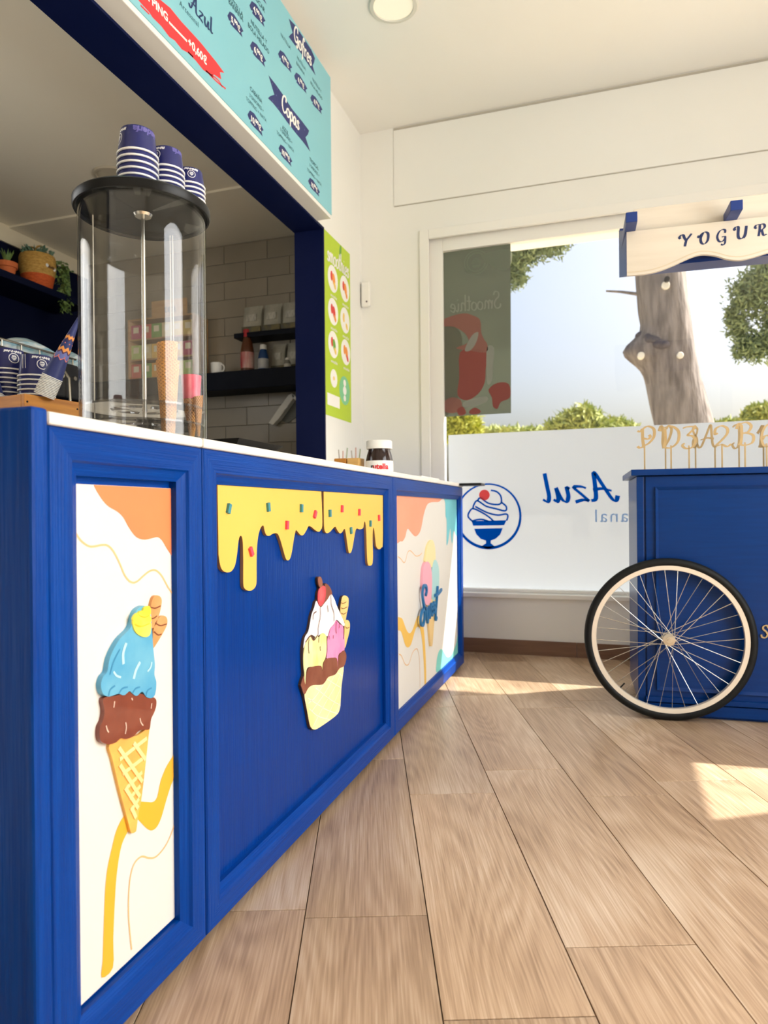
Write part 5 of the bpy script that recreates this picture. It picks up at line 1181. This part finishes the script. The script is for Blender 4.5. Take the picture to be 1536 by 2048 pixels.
# terracotta pot
px_, py_ = -3.40, onX(14, 540, -3.40).y
terra = mat('terracotta', S(206, 110, 58), .8, vary=.4, vscale=(14, 14, 14), col2=S(184, 88, 42))
t = thing('flower_pot', 'small terracotta pot with a green succulent at the left picture edge', 'flower pot', (px_, py_, ZS))
obj('pot', G().lathe([(0, ZS), (.036, ZS), (.05, ZS+.065), (.046, ZS+.065), (.04, ZS+.02)], (px_, py_, 0), 28), terra, t, smooth=40)
obj('pot_rim', G().lathe([(.047, ZS+.06), (.058, ZS+.06), (.06, ZS+.09), (.053, ZS+.09), (.05, ZS+.062)], (px_, py_, 0), 28, closed=True), terra, t, smooth=40)
obj('soil', G().lathe([(0, ZS+.08), (.052, ZS+.08), (.052, ZS+.083), (0, ZS+.083)], (px_, py_, 0), 20), mat('dark_soil', S(60, 44, 32), .9), t)
for k in range(14):
    a = k*2.4; d = V((math.cos(a)*.5, math.sin(a)*.5, 1)).normalized(); p = V((px_, py_, ZS+.08)); n_ = V((-d.y, d.x, 0)).normalized()*.008
    obj('leaf', G().prism([p-n_, p+n_, p+d*.04+n_*1.1, p+d*(.075+.01*(k % 3)), p+d*.04-n_*1.1], d.cross(n_).normalized()*.003), leafm, t)
# back counter with the coffee machine
one('back_counter', G().box(XK+.002, -2.28, -.2, 4.09, .0, .92), mat('dark_counter', S(46, 46, 50), .5, vary=.2), 'dark back counter along the kitchen wall', 'counter', (-2.9, 2.2, 0))
mx0, mx1 = -2.86, -2.42
my0, my1 = onX(18, 740, mx1).y, onX(172, 740, mx1).y+.02
mzt = onX(90, 706, mx1).z
machine_d = mat('black_machine', S(30, 31, 34), .3, vary=.4, vscale=(12, 12, 12), col2=S(70, 70, 72))
t = thing('coffee_machine', 'black and chrome coffee machine on the dark back counter', 'coffee machine', ((mx0+mx1)/2, (my0+my1)/2, .92))
obj('base', G().box(mx0, mx1, my0, my1, .9205, 1.0), machine_d, t, bevel=.006)
obj('back_housing', G().box(mx0, mx0+.2, my0, my1, 1.0, mzt), machine_d, t, bevel=.006)
obj('head', G().box(mx0+.2, mx1-.06, my0, my1, mzt-.17, mzt), machine_d, t, bevel=.008)
obj('cup_rail', G().tube([(mx1-.07, my0+.01, mzt+.03), (mx1-.07, my1-.01, mzt+.03)], .005, 8), chrome, t)
for k in range(5):
    yy = my0+.03+(my1-my0-.06)*k/4; obj('rail_post', G().tube([(mx1-.07, yy, mzt), (mx1-.07, yy, mzt+.03)], .004, 8), chrome, t)
obj('steam_wand', G().tube([(mx1-.06, onX(148, 740, mx1).y, mzt-.04), (mx1-.03, onX(148, 740, mx1).y, mzt-.08), (mx1-.02, onX(149, 740, mx1).y, mzt-.30)], .007, 8), chrome, t, smooth=50)
for k in range(2):
    yy = my0+(my1-my0)*(.3+.36*k)
    gh = obj('brew_group', G().lathe([(0, mzt-.21), (.034, mzt-.21), (.034, mzt-.17), (0, mzt-.17)], (mx1-.14, yy, 0), 24), chrome, t, smooth=40)
    obj('handle', G().tube([(mx1-.14, yy, mzt-.195), (mx1-.01, yy+.01, mzt-.21)], .012, 10), black_pl, gh, smooth=50)
for k in range(6):
    yy = my0+.04+(my1-my0-.08)*k/5; obj('knob', G().lathe([(0, 0), (.012, 0), (.01, .015), (0, .015)], (mx1-.06, yy, mzt-.07), 14, 'X'), chrome, t, smooth=40)
obj('drip_grate', G().box(mx0+.21, mx1-.01, my0+.03, my1-.03, 1.0, 1.006), chrome, t)
# cloth packs on the machine
pack = mat('blue_white_pack', S(120, 176, 196), .4, vary=1.0, vscale=(14, 14, 50), col2=S(232, 236, 232))
for k, (ua, ub, lab) in enumerate(((33, 112, 'pale blue and white napkin pack lying on the coffee machine'), (146, 166, 'small pale napkin pack right of the larger one on the machine'))):
    ya_, yb_ = onX(ua, 690, mx1-.1).y, onX(ub, 690, mx1-.1).y; zz = mzt+.0005
    h_ = onX(80, 676, mx1-.1).z-zz
    g = G(); n1, n2 = 10, 6; vs = []
    for i in range(n1+1):
        for j in range(n2+1):
            f, q = i/n1, j/n2; vs.append(V((mx1-.1-.16*q, ya_+(yb_-ya_)*f, zz+h_*(.35+.65*(math.sin(PI*min(max(f, .04), .96))**.5)*(math.sin(PI*min(max(q, .06), .94))**.4)))))
    vs += [V((v.x, v.y, zz)) for v in vs]; N = (n1+1)*(n2+1); fs = [(i*(n2+1)+j, (i+1)*(n2+1)+j, (i+1)*(n2+1)+j+1, i*(n2+1)+j+1) for i in range(n1) for j in range(n2)]
    fs += [tuple(N+q for q in reversed(f)) for f in fs]
    ring_ = [i*(n2+1) for i in range(n1+1)]+[n1*(n2+1)+j for j in range(1, n2+1)]+[i*(n2+1)+n2 for i in range(n1-1, -1, -1)]+[j for j in range(n2-1, 0, -1)]
    fs += [(ring_[k_], ring_[(k_+1) % len(ring_)], N+ring_[(k_+1) % len(ring_)], N+ring_[k_]) for k_ in range(len(ring_))]
    g.add(vs, fs); one('napkin_pack', g, pack, lab, 'pack', (mx1-.18, (ya_+yb_)/2, zz), 'napkin packs on the coffee machine', smooth=60)

# shelf on the tiled wall
YS0 = 3.90
one('wall_shelf', G().box(XK+.004, XLB-.01, YS0, YW-.005, 1.64, 1.758), darkw, 'thick dark shelf on the tiled kitchen wall', 'shelf', (-2.6, 4.0, 1.64), bevel=.003)
ZH = 1.7585
def at_shelf(u, v, y=4.0): return onY(u, v, y)
# tea display rack
ra, rb = at_shelf(256, 700, 3.93).x, at_shelf(388, 700, 3.93).x; rt = at_shelf(320, 633, 3.93).z
rackw = mat('light_rack_wood', S(196, 158, 112), .6, vary=.5, vscale=(8, 8, 60), col2=S(166, 124, 80))
rack = thing('tea_rack', 'wooden tea box rack with a carved header on the dark shelf', 'rack', ((ra+rb)/2, 4.0, ZH))
obj('side_board', G().box(ra, ra+.012, 3.93, 4.10, ZH, rt), rackw, rack); obj('side_board', G().box(rb-.012, rb, 3.93, 4.10, ZH, rt), rackw, rack)
obj('back_board', G().box(ra+.012, rb-.012, 4.09, 4.10, ZH, rt), rackw, rack)
obj('header', G().box(at_shelf(303, 600, 3.94).x, at_shelf(372, 600, 3.94).x, 3.94, 3.955, rt+.001, at_shelf(330, 600, 3.94).z), rackw, rack)
g = text_g('tea', .075, bold=.001); P_ = at_shelf(340, 617, 3.939); g.v = [V((P_.x+p.x, 3.9392, P_.z+p.y)) for p in g.v]; obj('lettering', g, mat('brown_print', S(96, 66, 40), .6), rack)
lv = [ZH+(rt-ZH)*k/3 for k in range(4)]
for k in range(1, 4): obj('shelf_board', G().box(ra+.012, rb-.012, 3.93, 4.09, lv[k]-.010, lv[k]), rackw, rack)
obj('shelf_board', G().box(ra+.012, rb-.012, 3.93, 4.09, ZH, ZH+.008), rackw, rack)
cols = [S(206, 110, 96), S(214, 190, 120), S(128, 166, 92), S(188, 206, 130), S(226, 170, 80), S(222, 206, 160), S(190, 96, 120), S(236, 196, 110)]
nb = 6; bw = (rb-ra-.028)/nb
rowname = ['bottom', 'middle', 'top']
for r in range(3):
    zb_ = (ZH+.0085) if r == 0 else lv[r]+.0005; hb_ = (lv[1]-ZH)*.72
    for k in range(nb):
        x_ = ra+.014+bw*k; ci = (r*3+k*2+k//3) % 8
        tb = thing('tea_box', 'small tea box, %s from the left on the %s level of the rack' % (ORD[k], rowname[r]), 'box', (x_+bw/2, 4.0, zb_), group='tea boxes in the rack')
        obj('carton', G().box(x_+.002, x_+bw-.002, 3.945, 4.07, zb_, zb_+hb_), mat('tea_carton_%d' % ci, cols[ci], .6, vary=.5, vscale=(30, 30, 30)), tb)
        obj('paper_label', G().box(x_+bw*.25, x_+bw*.75, 3.9435, 3.945, zb_+hb_*.45, zb_+hb_*.85), mat('cream_label', S(236, 226, 200), .6), tb)
# bottles, cup, bags
def bottle(label, u, m1, m2, mcap, r, vt):
    P_ = at_shelf(u, 740, 3.98); zt_ = at_shelf(u, vt, 3.98).z; H_ = zt_-ZH; c = (P_.x, 3.98, 0)
    t_ = thing('bottle', label, 'bottle', (P_.x, 3.98, ZH), group='bottles on the dark shelf')
    obj('body', G().lathe([(0, ZH), (r, ZH), (r*1.02, ZH+H_*.05), (r, ZH+H_*.5), (r*.8, ZH+H_*.68), (r*.62, ZH+H_*.78), (r*.6, ZH+H_*.82), (0, ZH+H_*.82)], c, 24), m1, t_, smooth=50)
    obj('sleeve', G().lathe([(r*1.03, ZH+H_*.08), (r*1.04, ZH+H_*.3), (r*1.02, ZH+H_*.46), (r*.98, ZH+H_*.46), (r*.99, ZH+H_*.08)], c, 24, closed=True), m2, t_, smooth=50)
    obj('cap', G().lathe([(0, ZH+H_*.82), (r*.66, ZH+H_*.82), (r*.6, ZH+H_), (0, ZH+H_)], c, 20), mcap, t_, smooth=50)
bottle('brown squeeze bottle with red cap and red label on the dark shelf', 495, mat('caramel_bottle', S(96, 52, 26), .3), mat('red_white_label', S(190, 40, 54), .5, vary=1.0, vscale=(30, 4, 4), col2=S(226, 206, 196)), mat('red_cap', S(180, 36, 48), .4), .043, 660)
bottle('blue and white squeeze bottle on the dark shelf', 527, mat('blue_bottle', S(24, 66, 120), .35), mat('white_blue_label', S(206, 206, 202), .5, vary=.6, vscale=(6, 6, 12), col2=S(60, 96, 150)), whitef, .034, 690)
bottle('short clear bottle near the hatch jamb on the dark shelf', 575, mat('smoky_bottle', S(140, 138, 128), .2), mat('pale_label', S(210, 206, 190), .5), whitef, .022, 716)
P_ = at_shelf(433, 745, 3.97)
t = thing('mug', 'small white mug on the dark shelf right of the dispenser', 'mug', (P_.x, 3.97, ZH))
obj('bowl', G().lathe([(0, ZH), (.03, ZH), (.036, ZH+.01), (.038, ZH+.075), (.035, ZH+.075), (.033, ZH+.012), (0, ZH+.01)], (P_.x, 3.97, 0), 24), whitef, t, smooth=50)
obj('handle', G().tube([(P_.x+.036+.022*math.sin(a), 3.97, ZH+.04+.024*math.cos(a)) for a in [PI*i/8 for i in range(9)]], .005, 8), whitef, t, smooth=50)
bagm = mat('silver_coffee_bag', S(186, 184, 170), .45, vary=.7, vscale=(14, 14, 10), col2=S(140, 138, 126)); bagd = mat('dark_bag_band', S(70, 74, 68), .5, vary=.6, vscale=(20, 20, 20), col2=S(150, 130, 60))
zbag = [(ZH, 'lower'), (0, 'upper')]
ZU = at_shelf(520, 668, 4.02).z
one('wall_shelf', G().box(at_shelf(478, 680, 4.02).x, XLB-.01, 3.955, YW-.005, ZU-.03, ZU-.0005), darkw, 'short dark upper shelf under the row of coffee bags', 'shelf', (-2.0, 4.03, ZU-.03))
def bag(label, u0, u1, zb_, zt_, y0_, group):
    xa, xb = at_shelf(u0, 650, y0_).x, at_shelf(u1, 650, y0_).x; h_ = zt_-zb_
    t_ = thing('coffee_bag', label, 'bag', ((xa+xb)/2, y0_+.035, zb_), group=group)
    n = 12; rows = [(0, 1, .035), (.15, 1.02, .036), (.6, 1.0, .03), (.85, .98, .014), (.93, 1.0, .004), (1, 1.0, .003)]
    vs = [V(((xa+xb)/2+(xb-xa)/2*w*math.copysign(abs(math.cos(2*PI*j/n))**.5, math.cos(2*PI*j/n)), y0_+.04+d*math.copysign(abs(math.sin(2*PI*j/n))**.6, math.sin(2*PI*j/n)), zb_+h_*f)) for f, w, d in rows for j in range(n)]
    fs = [(i*n+j, i*n+(j+1) % n, (i+1)*n+(j+1) % n, (i+1)*n+j) for i in range(5) for j in range(n)]+[tuple(range(n-1, -1, -1)), tuple(range(5*n, 6*n))]
    obj('pouch', G().add(vs, fs), bagm, t_, smooth=40)
    obj('band', G().box(xa+(xb-xa)*.02, xb-(xb-xa)*.02, y0_-.0005, y0_+.012, zb_+h_*.02, zb_+h_*.22), bagd, t_)
    obj('paper_label', G().box(xa+(xb-xa)*.25, xb-(xb-xa)*.25, y0_+.004, y0_+.014, zb_+h_*.42, zb_+h_*.66), mat('grey_bag_label', S(206, 204, 192), .6, vary=.5, vscale=(60, 60, 30), col2=S(120, 120, 112)), t_)
zt2 = at_shelf(505, 610, 3.97).z
for k, (u0, u1) in enumerate(((483, 521), (524, 560), (562, 598))):
    bag('silver coffee bag, %s from the left in the upper row' % ORD[k], u0, u1, ZU, zt2, 3.965, 'coffee bags, upper row')
for k, (u0, u1) in enumerate(((540, 567), (570, 598))):
    bag('silver coffee bag, %s from the left below the upper shelf' % ORD[k], u0, u1, ZH, at_shelf(550, 686, 4.03).z, 4.03, 'coffee bags, lower row')
# towel holder frame on the wall below the shelf
t = thing('towel_holder', 'white slanted towel holder frame on the wall under the dark shelf', 'holder', (at_shelf(570, 830, 4.05).x, 4.1, 1.42))
cL = lambda x, y: (460+x/6.605, 590+y/6.605)
fr2 = lambda pts, y_: [onY(*cL(*q), y_) for q in pts]
obj('slanted_arm', G().prism(fr2([(505,1690),(560,1720),(640,1640),(760,1470),(860,1330),(815,1300),(770,1320),(650,1480)], 4.06), (0, .05, 0)), whitef, t, bevel=.003)
obj('side_arm', G().prism(fr2([(815,1300),(900,1370),(915,1560),(885,1560),(875,1400),(820,1345)], 4.06), (0, .05, 0)), whitef, t, bevel=.002)
obj('cross_bar', G().prism(fr2([(640,1500),(730,1440),(760,1480),(670,1560)], 4.055), (0, .02, 0)), whitef, t)
obj('backplate', G().prism(fr2([(640,1640),(860,1330),(890,1400),(890,1600),(760,1690)], 4.11), (0, .006, 0)), mat('grey_backplate', S(110, 112, 108), .5), t)

# ================================================================== OUTDOORS
ground = mat('sandy_ground', S(196, 182, 156), .95, vary=.5, vscale=(.6, .6, .6), col2=S(170, 160, 126))
struct('ground', G().box(-60, 60, 4.56, 120, -.4, -.12).box(XR+.08, 60, -40, 4.56, -.4, -.12), ground)
bark = mat('pine_bark', S(140, 131, 126), .9, vary=.9, vscale=(16, 16, 3.2), col2=S(92, 84, 80), bump=1.0, bscale=(14, 14, 3), bdist=.03)
bark2 = mat('brown_bark', S(120, 98, 78), .9, vary=.6, vscale=(8, 8, 3))
TY = 8.0
rnd = random.Random(11)
pine = thing('pine_tree', 'leaning pine trunk with a burl outside the window', 'tree', (1.2, TY, -.12))
rows = [(-.15, 1.28, .38), (.8, 1.02, .33), (1.77, .772, .295), (2.1, .70, .283), (2.35, .655, .272), (2.57, .628, .268), (2.85, .60, .262), (3.1, .575, .257), (3.4, .552, .254), (4.2, .50, .24), (5.5, .46, .2), (7.0, .6, .13)]
path = smooth_path([(x, TY, z, r) for z, x, r in rows], False, 4)
n = 36; vs = []
for (x, y, z, r) in path:
    for j in range(n):
        a = 2*PI*j/n
        rr_ = r*(1+.02*math.sin(5*a+z*2)+.012*math.sin(13*a-z*3))
        # burl on the left where a branch was sawn off
        bl = math.exp(-((z-2.56)/.16)**2)*math.exp(-((abs(a-PI))/.75)**2)*.19
        sc_ = math.exp(-((z-2.78)/.12)**2)*math.exp(-((abs(a-PI))/.6)**2)*.03
        rr_ += bl-sc_
        vs.append(V((x+rr_*math.cos(a), y+rr_*math.sin(a), z)))
fs = [(i*n+j, i*n+(j+1) % n, (i+1)*n+(j+1) % n, (i+1)*n+j) for i in range(len(path)-1) for j in range(n)]
obj('trunk', G().add(vs, fs), bark, pine, smooth=60)
def onbark(u, v):   # point on the near side of the trunk
    p = onY(u, v, TY-.26); return p
for (u, v, r1) in ((1331, 571, .042), (1282, 711, .036), (1360, 711, .034)):
    p = onbark(u, v); kn = obj('pruned_knot', G().lathe([(0, -.05), (r1, -.05), (r1, .018), (r1*.85, .024), (0, .024)], (p.x, p.y+.0, p.z), 18, 'Y'), mat('pale_cut_wood', S(226, 220, 206), .8), pine, smooth=40)
p = onbark(1333, 562); obj('knot_hole', G().lathe([(0, -.03), (.026, -.03), (.026, .05), (0, .05)], (p.x, p.y-.03, p.z), 14, 'Y'), mat('dark_hole', S(30, 28, 28), .9), pine)
scar = mat('dark_resin_scar', S(84, 78, 82), .9, vary=.6, vscale=(10, 10, 10))
g = G()
def around(a, z):
    i = min(range(len(path)), key=lambda k: abs(path[k][2]-z)); x, y, zz, r = path[i]; return V((x+(r+.004)*math.cos(a), y+(r+.004)*math.sin(a), z))
for k in range(14):
    a0 = PI*1.02+k*.10; z_ = 2.615+.05*math.sin(k*.9)+(.05 if k < 8 else -.02)
    g.ball(around(a0, z_), .045+.02*(k % 3)/2, 10, 6, (1, 1, .8))
obj('bark_scar', g, scar, pine, smooth=60)
p0, p1 = onY(1272, 590, TY), onY(1212, 582, TY); obj('twig', G().tube([p0+V((.05, 0, 0)), p0.lerp(p1, .5)+V((0, 0, .012)), p1], [.022, .014, .011], 8), bark, pine, smooth=60)
needle = mat('pine_needles', S(122, 138, 96), .7, vary=.7, vscale=(3, 3, 3), col2=S(150, 164, 112))
needle_y = mat('yellow_green_leaves', S(168, 176, 64), .7, vary=.8, vscale=(2, 2, 2), col2=S(196, 196, 92))  # own leaf colour of the yellow-green tree
needle_g = mat('hedge_leaves', S(150, 164, 84), .7, vary=.8, vscale=(1.2, 1.2, 1.2), col2=S(182, 184, 100))
def clump(cs, n, size):
    """needle tufts in a cloud of ellipsoids; cs = (centre, (rx, ry, rz))"""
    g = G(); tot = sum(c[1][0]*c[1][2] for c in cs)
    for c, R in cs:
        for k in range(int(n*R[0]*R[2]/tot)):
            q = V((rnd.gauss(0, .46), rnd.gauss(0, .46), rnd.gauss(0, .46)))
            if q.length > 1.25: q *= .7
            p = V((c.x+q.x*R[0], c.y+q.y*R[1], c.z+q.z*R[2]))
            d = V((rnd.gauss(0, 1), rnd.gauss(0, 1), rnd.gauss(.3, 1))).normalized()*size*rnd.uniform(.6, 1.3)
            s_ = d.cross(V((rnd.gauss(0, 1), rnd.gauss(0, 1), rnd.gauss(0, 1)))).normalized()*size*.2
            g.add([p-s_, p+s_, p+d+s_*.3, p+d-s_*.3], [(0, 1, 2, 3)])
    return g
def E_(u, v, y, ru, rv):
    c = onY(u, v, y); k = (c-EYE).dot(_f)/FPX; return (c, (ru*k, ru*k*.9, rv*k))
f1 = obj('foliage', clump([E_(1050, 500, 8.6, 45, 34), E_(1100, 488, 8.4, 44, 22), E_(1032, 545, 8.7, 22, 34), E_(1075, 465, 8.5, 60, 30), E_(1015, 470, 8.6, 60, 40)], 9000, .06), needle, pine, fixn=False); f1['kind'] = 'stuff'
f2 = obj('foliage', clump([E_(1500, 590, 9.0, 42, 46), E_(1478, 655, 9.0, 24, 30), E_(1520, 690, 9.0, 34, 34), E_(1540, 560, 9.0, 50, 50), E_(1465, 630, 9.0, 14, 22), E_(1490, 700, 9.0, 24, 22), E_(1560, 640, 9.0, 40, 50)], 8000, .06), needle, pine, fixn=False); f2['kind'] = 'stuff'
for (a_, b_) in (((.5, TY, 5.0), f1), ((.5, TY, 5.2), f2)):
    tgt = onY(1075, 470, 8.5) if b_ is f1 else onY(1545, 570, 9.0)
    p = V(a_); obj('branch', G().tube([p, p.lerp(tgt, .45)+V((0, 0, .35)), tgt+V((0, 0, .1))], [.09, .06, .025], 8), bark, pine, smooth=60)
f3 = obj('foliage', clump([(V((.6, TY, 7.6)), (1.8, 1.6, .8)), (V((-.6, TY+.3, 6.6)), (1.2, 1.2, .6)), (V((1.9, TY+.4, 6.6)), (1.2, 1.2, .6))], 5000, .2), needle, pine, fixn=False); f3['kind'] = 'stuff'
# round-crowned trees and hedge on the horizon
def far_tree(label, y, ells, n, size, m, group, trunk_u=None):
    cs = [E_(u, v, y, ru, rv) for u, v, ru, rv in ells]; c0 = cs[0][0]
    tx = onY(trunk_u, 850, y).x if trunk_u else c0.x
    t_ = thing('far_tree', label, 'tree', (tx, y, -.12), group=group)
    f_ = obj('crown', clump(cs, n, size), m, t_, fixn=False); f_['kind'] = 'stuff'
    obj('trunk', G().tube([(tx, y, -.12), (tx+.05, y, c0.z*.6), (c0.x, y, c0.z)], [y*.012, y*.010, y*.006], 10), bark2 if not trunk_u else mat('pale_bark', S(196, 180, 150), .9), t_, smooth=60)
far_tree('wide round-topped olive green tree left of the pine trunk', 24, [(1160, 845, 46, 24), (1118, 858, 30, 14), (1205, 858, 34, 14), (1165, 830, 26, 18)], 5200, .2, needle_g, 'trees on the horizon')
far_tree('small pale green tree just left of the pine trunk', 27, [(1232, 850, 20, 12), (1252, 858, 24, 9)], 1800, .2, needle_g, 'trees on the horizon')
far_tree('small round tree at the right picture edge beyond the pine', 24, [(1522, 828, 32, 18), (1500, 840, 20, 10), (1550, 830, 30, 18)], 2600, .2, needle_g, 'trees on the horizon')
far_tree('low green tree right of the pine trunk', 27, [(1460, 852, 30, 10), (1435, 856, 20, 8)], 1600, .2, needle_g, 'trees on the horizon')
far_tree('bright yellow-green tree with pale trunk under the window poster', 14, [(925, 850, 32, 26), (900, 862, 26, 20), (945, 858, 16, 22), (915, 830, 26, 18)], 4200, .12, needle_y, 'trees on the horizon', 919)
far_tree('low hedge-like tree between the poster and the round tree', 27, [(1000, 864, 44, 7), (1060, 864, 30, 6)], 1800, .2, needle_g, 'trees on the horizon')
